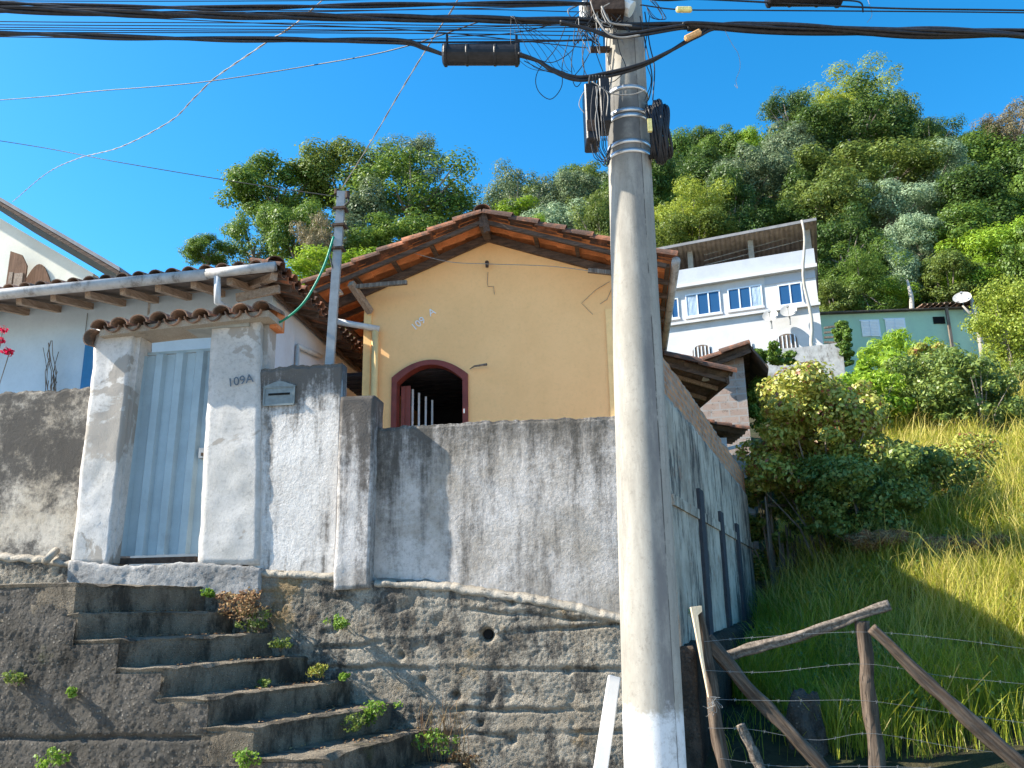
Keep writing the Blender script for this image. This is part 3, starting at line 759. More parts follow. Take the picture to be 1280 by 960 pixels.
# left leaf opened inwards: reddish stile and pale bars, seen obliquely
mb = MB(FA)
hu = ow0+.04; 
def lf(t, z): return (hu + .55*t*.62, VH+.16 + .55*t*.78, z)
mb.bar(lf(.02, osill), lf(.02, osp-.02), .05, .035); mb.bar(lf(.15, osill), lf(.15, osp-.0), .10, .03); mb.bar(lf(0, osill), lf(1, osill), .03, .08); mb.build('leaf_stile', M['red_shutter'], win)
mb = MB(FA)
for k, t in enumerate((.34, .55, .78, 1.0)): mb.bar(lf(t, osill), lf(t, osp-.03-.035*k), .028, .03)
mb.build('leaf_bars', M['bars'], win)
mb = MB(FA); mb.bar((ow1+.02, VH-.045, osp-.50), (ow1+.02, VH-.045, osp-.44), .02, .02); mb.build('latch', M['ceramic'], win)
a = FA.px(588, 462, VH); b = FA.px(609, 456, VH-.1); mb = MB(FA); mb.tube([(a[0], VH-.03, a[1]), (a[0]+.07, VH-.09, a[1]+.02), (b[0], VH-.12, b[1])], [.006, .012, .02], 8); mb.build('shutter_hook', M['wood_grey'], YH)
# roof
tiled_slope(FA, Ap, El, VO+.10, VB+.4, 'roof_slope', YH, M['tile_top'], M['tile_under'])
tiled_slope(FA, Ap, Er, VO+.10, VB+.4, 'roof_slope', YH, M['tile_top'], M['tile_under'])
barrel_row(FA, Ap, El, VO+.02, 'rake_tiles', YH, M['tile_rake'], r=.115, lift=.0)
barrel_row(FA, Ap, Er, VO+.02, 'rake_tiles', YH, M['tile_rake'], r=.115, lift=.0)
barrel_row(FA, Ap, El, VO+.22, 'rake_tiles', YH, M['tile_top'], r=.10, lift=.07)
barrel_row(FA, Ap, Er, VO+.22, 'rake_tiles', YH, M['tile_top'], r=.10, lift=.07)
mb = MB()
for k in range(14):
    v = VO-.03 + k*.4; arc_tile(mb, FA.w(Ap[0], v, Ap[1]+.045), FA.w(Ap[0], v+.44, Ap[1]+.03), .125, .105)
mb.build('ridge_tiles', M['tile_rake'], YH)
mb = MB(FA)     # rake boards: outer and on the wall
for (E, s) in ((El, 1), (Er, -1)):
    mb.bar((Ap[0]+.02*s, VO+.06, Ap[1]-.075), (E[0]+.10*s, VO+.06, E[1]-.07), .05, .06)
    mb.bar((Ap[0], VH-.045, Ap[1]-.13), (E[0]+(.25)*s, VH-.045, E[1]-.12+.0), .06, .11)
mb.build('rake_boards', M['wood_dark'], YH)
for E, ts in ((El, (.30, .52, .74, .97)), (Er, (.28, .5, .72, .97))):
    for t in ts:
        u = Ap[0]+(E[0]-Ap[0])*t; z = Ap[1]+(E[1]-Ap[1])*t
        mb = MB(FA); mb.bar((u, VO+.07, z-.085), (u, VB, z-.085), .055, .05); mb.build('purlin', M['wood_dark'], YH)
mb = MB(FA); mb.bar((Ap[0], VO-.0, Ap[1]-.11), (Ap[0], VB, Ap[1]-.11), .10, .15); mb.build('ridge_beam', M['wood_dark'], YH)
mb = MB(FA); mb.bar((Ap[0]+.01, VO-.01, Ap[1]-.0), (Ap[0]+.06, VO+.03, Ap[1]-.26), .08, .06); mb.build('ridge_strut', M['wood_dark'], YH)
a = FA.px(458, 384, VO+.3); b = FA.px(445, 362, VO+.3); mb = MB(FA); mb.bar((a[0], VH-.05, a[1]), (b[0], VO+.05, b[1]), .08, .09); mb.build('eave_bracket', M['wood_rafter'], YH)
a = FA.px(440, 358, VO+.1); b = FA.px(508, 352, VO+.1); mb = MB(FA); mb.bar((a[0], VO+.13, a[1]), (b[0], VO+.13, b[1]), .05, .06); mb.build('tie_plank', M['wood_grey'], YH)
a = FA.px(735, 337, VO+.1); b = FA.px(800, 344, VO+.1); mb = MB(FA); mb.bar((a[0], VO+.13, a[1]), (b[0], VO+.13, b[1]), .05, .06); mb.build('tie_plank', M['wood_grey'], YH)
# sooty rafters under the left eave, running down the slope
for k in range(9):
    v = VO+.55+k*.55
    for E, s in ((El, 1), (Er, -1)):
        mb = MB(FA); mb.bar((Ap[0]+(E[0]-Ap[0])*.6, v, Ap[1]+(E[1]-Ap[1])*.6-.13), (E[0]+.05*s, v, E[1]-.13), .05, .07); mb.build('rafter', M['wood_dark'], YH)
mb = MB(FA); mb.tube([(Er[0]+.03, VO-.02, Er[1]-.03), (Er[0]+.03, VB+.3, Er[1]-.05)], .06, 10); mb.build('gutter', M['gutter'], YH, smooth=True)
# pipes
p0 = FA.px(421, 402, VH-.3); p1 = FA.px(474, 411, VH-.1); p2 = FA.px(472, 500, VH-.1)
mb = MB(FA); mb.tube([(p0[0], VH-.3, p0[1]), (p1[0], VH-.09, p1[1])], .045, 12); mb.build('drain_pipe', M['pvc'], YH, smooth=True)
mb = MB(FA); mb.tube([(p1[0]-.06, VH-.09, p1[1]+.01), (p1[0]-.055, VH-.09, .3)], .05, 12); mb.build('drain_pipe', M['yellow_trim'], YH, smooth=True)
# numerals fixed to the wall, running up to the right
a = FA.px(518, 414, VH); 
text_mesh('109', .15, M['lettering'], 'house_number', YH, FA, a[0], VH-.012, a[1], R(38), .006)
a = FA.px(538, 396, VH); text_mesh('A', .15, M['lettering'], 'house_number', YH, FA, a[0], VH-.012, a[1], R(28), .006)
# insulator, drop wires and conduit marks on the gable
a = FA.px(610, 333, VH); mb = MB(FA); mb.tube([(a[0], VH-.02, a[1]+.06), (a[0], VH-.09, a[1]+.03), (a[0], VH-.09, a[1]-.05)], [.015, .03, .022], 8); mb.build('wire_insulator', M['rust'], YH)
def thin(fr, pts, r, name, mat, parent): 
    mb = MB(fr); mb.tube(pts, r, 5); return mb.build(name, mat, parent)
def pv(lst, v): return [(*(lambda q: (q[0], v, q[1]))(FA.px(x, y, v)),) for x, y in lst]
thin(FA, pv([(610, 340), (609, 353), (610, 358), (617, 358), (618, 368)], VH-.012), .004, 'wall_wire', M['wood_rafter'], YH)
thin(FA, pv([(762, 352), (745, 362), (727, 379), (741, 393)], VH-.012), .004, 'wall_wire', M['wood_rafter'], YH)
thin(FA, pv([(764, 362), (759, 374), (750, 380)], VH-.012), .004, 'wall_wire', M['wood_rafter'], YH)
def cat(pts, n=10):
    """smooth curve through points"""
    P = [Vector(p) for p in pts]; out = []
    P = [P[0]*2-P[1]] + P + [P[-1]*2-P[-2]]
    for k in range(1, len(P)-2):
        p0_, p1_, p2_, p3 = P[k-1:k+3]
        for i in range(n):
            t = i/n; out.append(.5*((2*p1_) + (-p0_+p2_)*t + (2*p0_-5*p1_+4*p2_-p3)*t*t + (-p0_+3*p1_-3*p2_+p3)*t**3))
    out.append(P[-2]); return out
thin(FA, cat(pv([(505, 313), (560, 327), (612, 330), (690, 333), (760, 342)], VO+.15)), .005, 'wall_wire', M['steelcable'], YH)
mb = MB(FA); a = FA.px(425, 367, VH-.2); mb.tube([(a[0], VH-.25, a[1]-.02), (a[0], VH-.25, a[1]+.04)], [.07, .03], 12); mb.build('eave_lamp', M['ceramic'], YH)

# ---------------------------------------------------------------- blue house
VBl = 2.15; VE = 1.35
BH = thing('blue_house', 'low pale blue house with mouldy tile roof and dirty gutter behind the gate', 'house', FA.w(-5, VBl, .36))
ez = FA.px(345, 338, VE); el = FA.px(-240, 394, VE)
ez_ = (ez[1]+.0)
bcu = FA.px(338, 420, VBl)[0]        # wall corner
def zE(u): return el[1] + (ez[1]-el[1])*(u-el[0])/(ez[0]-el[0])
VBB = 7.0
mb = MB(FA); mb.prism([(el[0], .2), (bcu, .2), (bcu, zE(bcu)+.15), (el[0], zE(el[0])+.15)], VBl, VBl+.15); mb.build('wall', M['blue'], BH)
mb = MB(FA); mb.box((bcu-.15, VBl+.154, .2), (bcu-.003, VBB, zE(bcu)+.10)); mb.build('wall', M['bluewhite'], BH)
# hip roof: eave rectangle in (u, v), 24 degrees of slope
def roof_sheet(corners, down, name, mat, per=.20, parent=BH):
    """corners: four 3-D points (eave0, eave1, ridge1, ridge0); tiles run from ridge to eave"""
    e0, e1, r1, r0 = [Vector(FA.w(*c)) for c in corners]
    nrm = (e1-e0).cross(r0-e0).normalized()
    if nrm.z < 0: nrm = -nrm
    L = (e1-e0).length; n = int(L/per*8); m = 9; mb = MB(); prev = None
    for j in range(m*2):
        k = j//2; t = (k + (0 if j % 2 == 0 else .99))/m; lift = .0 if j % 2 == 0 else -.02
        row = []
        for i in range(n+1):
            s = i/n; p = (e0*(1-s)+e1*s)*(1-t) + (r0*(1-s)+r1*s)*t
            h = .042*math.cos(2*math.pi*s*L/per) + lift + .01*fbm((p.x, p.y, 0), 2, 2)
            mb.v.append(p + nrm*h); row.append(len(mb.v)-1)
        if prev:
            for i in range(n): mb.f.append([prev[i], prev[i+1], row[i+1], row[i]])
        prev = row
    return mb.build(name, mat, parent, fix=False)
zz0 = zE(el[0])+.05; zz1 = ez[1]+.05; uR = ez[0]+.03
hr = .25; run_ = 2.7
roof_sheet([(el[0], VE, zz0), (uR, VE, zz1), (uR-run_, VE+run_, zz1+run_*hr), (el[0], VE+run_, zz0+run_*hr)], 0, 'roof_slope', M['tile_grey'])
roof_sheet([(uR, VE, zz1), (uR, VBB+.4, zz1), (uR-run_, VBB-1.5, zz1+run_*hr), (uR-run_, VE+run_, zz1+run_*hr)], 0, 'roof_slope', M['tile_top'])
# plank soffit just under the tiles
mb = MB(FA); mb.face([(el[0], VE, zz0-.075), (uR, VE, zz1-.075), (uR-run_, VE+run_, zz1-.075+run_*hr), (el[0], VE+run_, zz0-.075+run_*hr)])
mb.face([(uR, VE, zz1-.075), (uR, VBB+.4, zz1-.075), (uR-run_, VBB-1.5, zz1-.075+run_*hr), (uR-run_, VE+run_, zz1-.075+run_*hr)])
mb.build('soffit', M['tile_dirty'], BH, fix=False)
# rafters
u = el[0]+.15; k = 0
while u < ez[0]-.35:
    z = zE(u)-.02; mb = MB(FA); mb.bar((u, VE+.03, z-.05), (u, VBl+.2, z-.05+.82*hr), .075, .085); mb.build('rafter', M['wood_rafter'], BH); u += .46
mb = MB(FA); mb.bar((ez[0]-.03, VE+.03, ez[1]-.06), (ez[0]-.75, VE+.75, ez[1]-.06+.75*hr), .08, .10); mb.build('rafter', M['wood_rafter'], BH)
mb = MB(FA); mb.bar((ez[0]-.05, VE+.25, ez[1]-.14), (ez[0]-.62, VE+.30, ez[1]-.20), .05, .10); mb.build('brace', M['wood_rafter'], BH)
for k in range(10):
    v = VE+.5+k*.5; mb = MB(FA); mb.bar((ez[0], v, ez[1]-.05), (bcu-.1, v, ez[1]-.05+(ez[0]-bcu+.1)*hr), .06, .08); mb.build('rafter', M['wood_dark'], BH)
mb = MB(FA); mb.bar((ez[0]-.3, VE+.3, ez[1]-.02), (ez[0]-.3, VBB, ez[1]-.02), .05, .05); mb.build('batten', M['wood_dark'], BH)
# eave barrel ends: front row above the gutter and the broken side row
mb = MB(); u = el[0]
while u < ez[0]-.05:
    z = zE(u)+.075; arc_tile(mb, FA.w(u, VE-.03, z), FA.w(u+random.uniform(-.01, .01), VE+.4, z+.4*hr), .088, .075); u += .215
mb.build('eave_tiles', M['tile_grey'], BH)
mb = MB(); v = VE+.05
while v < VBB+.3:
    j = random.uniform(-.03, .02); arc_tile(mb, FA.w(ez[0]+.06+j, v, ez[1]+.045), FA.w(ez[0]-.34, v, ez[1]+.045+.4*hr), .088, .075)
    arc_tile(mb, FA.w(ez[0]+.05+j, v+.1, ez[1]+.02), FA.w(ez[0]-.34, v+.1, ez[1]+.02+.4*hr), .08, .075, flip=True); v += .2
mb.build('eave_tiles', M['tile_rake'], BH)
mb = MB(); 
for k in range(7):
    a = Vector(FA.w(uR-.05-k*.38, VE+.05+k*.38, zz1+.06+k*.38*hr)); b = Vector(FA.w(uR-.05-(k+1.1)*.38, VE+.05+(k+1.1)*.38, zz1+.06+(k+1.1)*.38*hr)); arc_tile(mb, a, b, .115, .10)
mb.build('hip_tiles', M['tile_rake'], BH)
# gutter along the front, running a little down to the left
mb = MB(FA); mb.tube([(el[0], VE-.075, zE(el[0])-.0), (FA.px(262, 346, VE)[0], VE-.075, zE(FA.px(262, 346, VE)[0])+.0)], .068, 14); mb.tube([(FA.px(262, 346, VE)[0]-.06, VE-.075, zE(FA.px(262, 346, VE)[0])+.005), (ez[0]+.02, VE-.075, ez[1]+.02)], .060, 14); mb.build('gutter', M['gutter'], BH, smooth=True)
g0 = FA.px(275, 346, VE); g1 = FA.px(275, 380, VE); g2 = FA.px(292, 390, VE+.3)
mb = MB(FA); mb.tube([(g0[0], VE-.07, g0[1]), (g1[0], VE-.07, g1[1]), (g2[0], VE+.25, g2[1])], .042, 12); mb.build('downpipe', M['pvc'], BH, smooth=True)
# blue door and details
a = FA.px(98, 520, VBl); b = FA.px(126, 424, VBl); mb = MB(FA); mb.box((a[0], VBl-.03, .4), (b[0], VBl-.003, b[1])); mb.build('door', M['bluedoor'], BH)
a = FA.px(172, 440, VBl); b = FA.px(181, 422, VBl); mb = MB(FA); mb.box((a[0], VBl-.03, .4), (b[0], VBl-.003, b[1])); mb.build('window', M['bluedoor'], BH)
a = FA.px(107, 420, VBl); b = FA.px(110, 392, VBl); mb = MB(FA); mb.box((a[0], VBl-.02, a[1]), (b[0], VBl-.003, b[1])); mb.build('conduit', M['galv'], BH)
a = FA.px(184, 392, VBl); b = FA.px(189, 372, VBl); mb = MB(FA); mb.prism([(a[0]+.01, a[1]-.03), (b[0], a[1]), (b[0], b[1]), (a[0], b[1])], VBl-.01, VBl-.003); mb.build('damp_mark', M['gutter'], BH)
FD = Frame(FA.w(bcu, VBl, 0), -(math.pi/2 - FA.yaw))       # side wall frame: u away from viewer
q0 = FD.px(371, 460, -.04); q1 = FD.px(371, 432, -.04); q2 = FD.px(408, 428, -.04)
mb = MB(FD); mb.tube([(q0[0], -.04, .6), (q0[0], -.04, q1[1])], .03, 10); mb.tube([(q0[0]-.02, -.05, q1[1]), (q0[0]+.9, -.05, q1[1]+.12)], .035, 10); mb.build('wall_pipe', M['pvc'], BH, smooth=True)

# dry climber on the blue wall and red flowers at the edge
mb = MB(FA)
for k in range(16):
    x = 60 + random.uniform(-6, 10); y = 520; pts = []
    hgt = random.uniform(25, 95)
    for i in range(6):
        q = FA.px(x, y-hgt*i/5, VBl-.12); pts.append((q[0], VBl-.12+random.uniform(-.03, .03), q[1])); x += random.uniform(-3.5, 3.5)
    mb.tube(pts, .005, 4)
o = mb.build('dry_shrub', M['wood_grey']); tag(o, 'bare dry twigs standing against the pale blue house wall', 'plant')

# ---------------------------------------------------------------- foliage generator
def leaf_mesh(cen, nrm, size, aspect=.55, name='leaf', jit=.35):
    n = len(cen); cen = np.asarray(cen, float); nrm = np.asarray(nrm, float)
    nrm /= np.linalg.norm(nrm, axis=1, keepdims=True)+1e-9
    t = rng.normal(size=(n, 3)); t -= nrm*(t*nrm).sum(1, keepdims=True); t /= np.linalg.norm(t, axis=1, keepdims=True)+1e-9
    b = np.cross(nrm, t); s = (size*(1+jit*rng.uniform(-1, 1, n)))[:, None] if np.isscalar(size) else (size*(1+jit*rng.uniform(-1, 1, n)))[:, None]
    V = np.empty((n, 4, 3))
    V[:, 0] = cen - t*s*.5; V[:, 1] = cen + b*s*aspect*.5 + t*s*.05 + nrm*s*.06; V[:, 2] = cen + t*s*.5 - nrm*s*.08; V[:, 3] = cen - b*s*aspect*.5 + t*s*.05 + nrm*s*.06
    me = bpy.data.meshes.new(name); me.vertices.add(4*n); me.vertices.foreach_set('co', V.reshape(-1))
    me.loops.add(4*n); me.loops.foreach_set('vertex_index', np.arange(4*n, dtype=np.int32)); me.polygons.add(n)
    me.polygons.foreach_set('loop_start', np.arange(0, 4*n, 4, dtype=np.int32)); me.polygons.foreach_set('loop_total', np.full(n, 4, dtype=np.int32))
    me.update(calc_edges=True); return me
def clump_leaves(clumps, per, up=.35, spread=.9):
    """clumps: rows of centre xyz + radius; leaves fill each clump's outer shell"""
    out_c, out_n = [], []
    for (x, y, z, r) in clumps:
        m = max(4, int(per*(r/np.mean([c[3] for c in clumps]))**2)); d = rng.normal(size=(m, 3)); d /= np.linalg.norm(d, axis=1, keepdims=True)
        rad = r*(rng.uniform(.3, 1.0, (m, 1))**.5 + .10*rng.exponential(1, (m, 1)))
        c = np.array([x, y, z]) + d*rad*np.array([1, 1, .75]); nn = d + np.array([0, 0, up]) + rng.normal(size=(m, 3))*spread*.6
        out_c.append(c); out_n.append(nn)
    return np.vstack(out_c), np.vstack(out_n)
def crown_clumps(kind, seed):
    r = np.random.default_rng(seed); cl = []
    K = {'round': 85, 'tall': 72, 'spread': 80, 'open': 85, 'tiered': 85, 'bamboo': 85}[kind]
    for k in range(K):
        d = r.normal(size=3); d /= np.linalg.norm(d); q = r.uniform(.45, 1)**.5
        if kind == 'round': p = d*q*np.array([.40, .40, .33])
        elif kind == 'tall': p = d*q*np.array([.27, .27, .40])
        elif kind == 'spread': p = d*q*np.array([.46, .46, .24]) + np.array([0, 0, .05])
        elif kind == 'open': p = d*q*np.array([.44, .44, .34])
        elif kind == 'tiered':
            lvl = r.integers(0, 5); a = r.uniform(0, 6.28); rr = r.uniform(.1, .42)*(1-.13*lvl); p = np.array([math.cos(a)*rr, math.sin(a)*rr, -.28+.15*lvl - rr*.12])
        else:
            a = r.uniform(0, 6.28); h = r.uniform(-.35, .40); rr = (.12+.22*max(0, h+.35))*r.uniform(.2, 1.1); p = np.array([math.cos(a)*rr*1.5, math.sin(a)*rr*1.5, h - rr*.5])
        f = 1 + .55*noise.noise(Vector((d[0]*1.9, d[1]*1.9, d[2]*1.9+seed*3.1)))
        p = p*f
        if kind == 'open' and noise.noise(Vector(p*5)+Vector((seed, 0, 0))) < -.22: continue
        rad = r.uniform(.05, .15)
        cl.append((p[0], p[1], p[2]+.63, rad))
    return cl
protos = {}
spec = {'round': (190, .028), 'tall': (190, .028), 'spread': (190, .028), 'open': (150, .026), 'tiered': (180, .028), 'bamboo': (190, .032)}
for kind in spec:
    for var in (0, 1):
        cl = crown_clumps(kind, hash(kind) % 97 * 0 + {'round': 3, 'tall': 11, 'spread': 21, 'open': 31, 'tiered': 41, 'bamboo': 51}[kind] + var*5)
        per, ls = spec[kind]
        c_, n_ = clump_leaves(cl, per, .5, .5); me = leaf_mesh(c_, n_, ls, .6 if kind != 'bamboo' else .3, 'crown')
        # trunk with limbs
        tb = MB(); tb.tube([(0, 0, -.12), (.01, 0, .15), (-.01, .01, .38), (.0, 0, .55)], [.028, .022, .017, .010], 8)
        for q in range(min(16, len(cl))):
            x, y, z, rr = cl[q*len(cl)//16 % len(cl)]
            z0 = random.uniform(.25, .5); tb.tube([(0, 0, z0), (x*.45, y*.45, z0+(z-z0)*.4), (x*.95, y*.95, z)], [.014, .009, .003], 5)
        tm = bpy.data.meshes.new('trunk'); tm.from_pydata([tuple(v) for v in tb.v], [], tb.f); tm.materials.append(M['bark']); me.materials.append(M['weed'])
        protos[kind, var] = (me, tm)
LF = {
 'dark': m_leaf('leaf_dark', (.045, .090, .018), (.095, .165, .03)),
 'mid': m_leaf('leaf_mid', (.075, .145, .022), (.16, .25, .04)),
 'lime': m_leaf('leaf_lime', (.17, .30, .02), (.30, .43, .04)),
 'yellow': m_leaf('leaf_yellowish', (.20, .27, .03), (.34, .40, .06)),
 'olive': m_leaf('leaf_olive', (.10, .15, .03), (.19, .25, .05)),
 'silver': m_leaf('leaf_silver', (.20, .29, .16), (.34, .44, .27), .55),
 'grey': m_leaf('leaf_greygreen', (.10, .145, .07), (.19, .25, .13)),
 'brown': m_leaf('leaf_brown', (.16, .14, .07), (.25, .21, .11)),
}
protos_list = []
WORDS = {'dark': 'dark green', 'mid': 'mid green', 'lime': 'bright lime green', 'yellow': 'yellowish green', 'olive': 'dull olive', 'silver': 'silvery pale', 'grey': 'grey green', 'brown': 'sparse brownish'}
KW = {'round': 'round crowned', 'tall': 'tall narrow', 'spread': 'wide spreading', 'open': 'loose open', 'tiered': 'layered', 'bamboo': 'feathery bamboo like'}
used_labels = {}
def add_tree(cx, cy, rx, ry, col, kind, where, depth=None, name='tree', cat_='tree', group='trees on the wooded hill', bark=None):
    d = ray(cx, cy)
    def info(Y):
        p = d*(Y/d.y); H = ry*Y/F_PX*2/.80; return p, H, p.z - terrain(p.x, p.y)
    Y = depth
    if depth is None:
        Y = 22
        while Y < 110:
            p, H, cl = info(Y)
            if cl < .74*H: break
            Y += .5
    p, H, cl = info(Y)
    me, tm = protos[kind, random.randrange(2)]
    zb = p.z - .63*H; base = Vector((p.x, p.y, zb))
    t = thing(name, '', cat_, base, group); t['label'] = ''
    W = rx*Y/F_PX*2/.92; t.scale = (W, W, H); t.rotation_euler = (0, 0, random.uniform(0, 6.28))
    for nm, m_ in (('trunk', tm), ('crown', me)):
        o = bpy.data.objects.new(nm, m_); C.objects.link(o); o.parent = t
        if nm == 'crown' or bark:
            o.material_slots[0].link = 'OBJECT'; o.material_slots[0].material = LF[col] if nm == 'crown' else bark
    if zb > terrain(p.x, p.y)-.2:      # trunk foot reaches the ground
        gz_ = terrain(p.x, p.y) - .3 - zb
        if gz_ < -.3:
            tb = MB(); tb.tube([(p.x, p.y, zb+gz_), (p.x, p.y, zb+.05*H)], .028*W, 8); o = tb.build('trunk_foot', M['bark'], None, origin=base)
            o.parent = t; o.location = (0, 0, 0); o.scale = (1/W, 1/W, 1/H); o.rotation_euler = (0, 0, 0)
            # bring it into the scaled frame
    lab = f"{WORDS[col]} {KW[kind]} {cat_} {where}"
    if len(lab.split()) > 16: print('LONG', lab)
    t['label'] = lab
    return t
T = [
 # left group
 (262, 314, 26, 17, 'mid', 'round', 'above the right end of the blue house roof', 40),
 (318, 300, 32, 34, 'mid', 'open', 'between the leftmost low tree and the lime green one', 41),
 (345, 238, 50, 38, 'mid', 'round', 'highest of the trees left of the thin post', 46),
 (372, 290, 38, 40, 'mid', 'round', 'in the middle of the left trees', 39),
 (425, 222, 48, 38, 'olive', 'round', 'behind the top of the thin steel post', 47),
 (512, 200, 34, 26, 'grey', 'open', 'at the top of the left trees', 48),
 (515, 240, 62, 42, 'mid', 'open', 'right of the thin steel post', 45),
 (455, 290, 42, 42, 'grey', 'tall', 'just right of the thin steel post', 43),
 (402, 305, 24, 34, 'brown', 'bamboo', 'with dry creepers left of the thin post', 36),
 (500, 305, 50, 32, 'mid', 'round', 'low beside the left slope of the yellow house roof', 40),
 (425, 345, 48, 22, 'lime', 'spread', 'low between the two roofs', 30),
 (552, 262, 30, 24, 'grey', 'open', 'at the right end of the left trees', 46),
 (565, 305, 26, 22, 'grey', 'open', 'just left of the yellow house ridge', 44),
 # middle
 (645, 253, 40, 38, 'grey', 'open', 'right above the yellow house ridge', None),
 (635, 285, 42, 22, 'lime', 'spread', 'low behind the yellow house ridge', None),
 (722, 250, 38, 34, 'grey', 'round', 'left of the big concrete pole', None),
 (700, 288, 46, 32, 'silver', 'tall', 'behind the right slope of the yellow house roof', None),
 (752, 280, 34, 42, 'olive', 'bamboo', 'touching the left side of the concrete pole', None),
 (668, 292, 20, 16, 'lime', 'tall', 'small and bright over the yellow house roof', 30),
 # right of the pole
 (845, 210, 36, 38, 'mid', 'tall', 'just right of the cable coil on the pole', None),
 (885, 222, 36, 34, 'dark', 'round', 'on the skyline right of the pole', None),
 (862, 268, 42, 38, 'yellow', 'bamboo', 'above the left of the white house roof', None),
 (825, 250, 28, 40, 'mid', 'bamboo', 'directly behind the right edge of the pole', None),
 (915, 262, 36, 44, 'dark', 'tiered', 'behind the white house roof', None),
 (940, 225, 46, 44, 'grey', 'round', 'above the middle of the white house roof', None),
 (935, 188, 24, 24, 'lime', 'tall', 'on the skyline beside the lone tree', None),
 (984, 140, 26, 30, 'dark', 'open', 'standing out alone on the skyline', None),
 (990, 200, 44, 42, 'grey', 'round', 'below the lone skyline tree', None),
 (1062, 128, 52, 32, 'yellow', 'bamboo', 'at the summit of the hill', None),
 (1060, 165, 62, 42, 'dark', 'round', 'in shade under the summit', None),
 (1110, 150, 34, 38, 'olive', 'open', 'right of the summit', None),
 (1160, 178, 34, 26, 'dark', 'open', 'in the skyline dip right of the summit', None),
 (1080, 225, 66, 38, 'olive', 'spread', 'halfway up the hill over the white house corner', None),
 (1035, 262, 52, 44, 'olive', 'round', 'above the white house corner', None),
 (1050, 310, 44, 42, 'dark', 'round', 'right beside the white house roof', None),
 (1010, 245, 36, 40, 'dark', 'tiered', 'left of the olive tree above the white house', None),
 (1160, 220, 46, 32, 'silver', 'round', 'highest of the silvery trees', None),
 (1118, 262, 42, 36, 'silver', 'spread', 'in the middle of the hill', None),
 (1150, 300, 34, 34, 'silver', 'round', 'lowest of the silvery crowns over the green house', None),
 (1130, 345, 28, 32, 'silver', 'tall', 'just behind the green house roof', None),
 (1225, 215, 60, 36, 'mid', 'tiered', 'right of the silvery trees', None),
 (1215, 262, 56, 38, 'dark', 'tiered', 'right of the middle silvery crown', None),
 (1205, 305, 52, 36, 'mid', 'tiered', 'above the right end of the green house', None),
 (1268, 160, 34, 26, 'brown', 'open', 'on the skyline at the right edge', None),
 (1282, 215, 40, 42, 'dark', 'round', 'at the right edge below the skyline', None),
 (1275, 262, 40, 34, 'mid', 'round', 'at the right edge halfway down', None),
 (1195, 200, 34, 26, 'dark', 'open', 'on the skyline right of the dip', None),
 (1075, 352, 44, 36, 'mid', 'bamboo', 'left behind the green house', None),
 (1045, 375, 28, 24, 'olive', 'round', 'between the white house and the green house', None),
 (1100, 372, 34, 22, 'lime', 'round', 'low behind the green house roof', None),
 (1185, 352, 40, 32, 'olive', 'round', 'behind the chimney end of the green house', None),
 (1250, 315, 46, 36, 'lime', 'spread', 'above the yellow bush at the right edge', None),
 (1215, 355, 32, 26, 'lime', 'round', 'beside the satellite dish on the green house', None),
 (960, 285, 44, 30, 'dark', 'round', 'close behind the roof of the white house', None),
 (870, 300, 44, 24, 'olive', 'spread', 'low behind the left of the white house roof', None),
 (1310, 320, 44, 50, 'mid', 'round', 'cut by the right edge of the view', None),
 (1330, 230, 50, 60, 'mid', 'round', 'outside the right edge', None),
 (805, 230, 40, 50, 'dark', 'round', 'hidden mostly behind the pole', None),
]
for (cx, cy, rx, ry, col, kind, where, dep) in T:
    add_tree(cx, cy, rx*(1.4 if cx < 600 else 1.3), ry*(1.3 if cx < 600 else 1.25), col, kind, where, dep)
fr_rng = random.Random(99)
for k in range(26):
    px_ = fr_rng.uniform(600, 1330); Y = fr_rng.uniform(78, 88); x = (px_-640)/F_PX*Y*1.02; g_ = terrain(x, Y)
    col = fr_rng.choice(['dark', 'mid', 'olive', 'grey', 'mid', 'olive']); kd = fr_rng.choice(['round', 'tiered', 'round', 'bamboo', 'open'])
    me, tm = protos[kd, fr_rng.randrange(2)]; t = thing('tree', 'one of the indistinct trees deep in the forest on the hill', 'tree', (x, Y, g_-.3), 'indistinct forest trees'); H = fr_rng.uniform(4, 6.5)
    t.scale = (H*1.1, H*1.1, H); t.rotation_euler = (0, 0, fr_rng.uniform(0, 6.28))
    for nm, m_ in (('trunk', tm), ('crown', me)):
        o = bpy.data.objects.new(nm, m_); C.objects.link(o); o.parent = t
        if nm == 'crown': o.material_slots[0].link = 'OBJECT'; o.material_slots[0].material = LF[col]
# forest undergrowth covering the steep hillside between the crowns
cs, ns = [], []
for k in range(3200):
    x = random.uniform(-30, 70); y = random.uniform(43, 90)
    cs.append((x, y, terrain(x, y)+random.uniform(.0, 1.0), random.uniform(.8, 1.6)))
c_, n_ = clump_leaves(cs, 55)
me = leaf_mesh(c_, n_, .32, .6, 'undergrowth'); me.materials.append(LF['mid'])
o = bpy.data.objects.new('undergrowth', me); C.objects.link(o); stuff(o, 'dense green undergrowth between the trees on the steep hill', 'undergrowth')
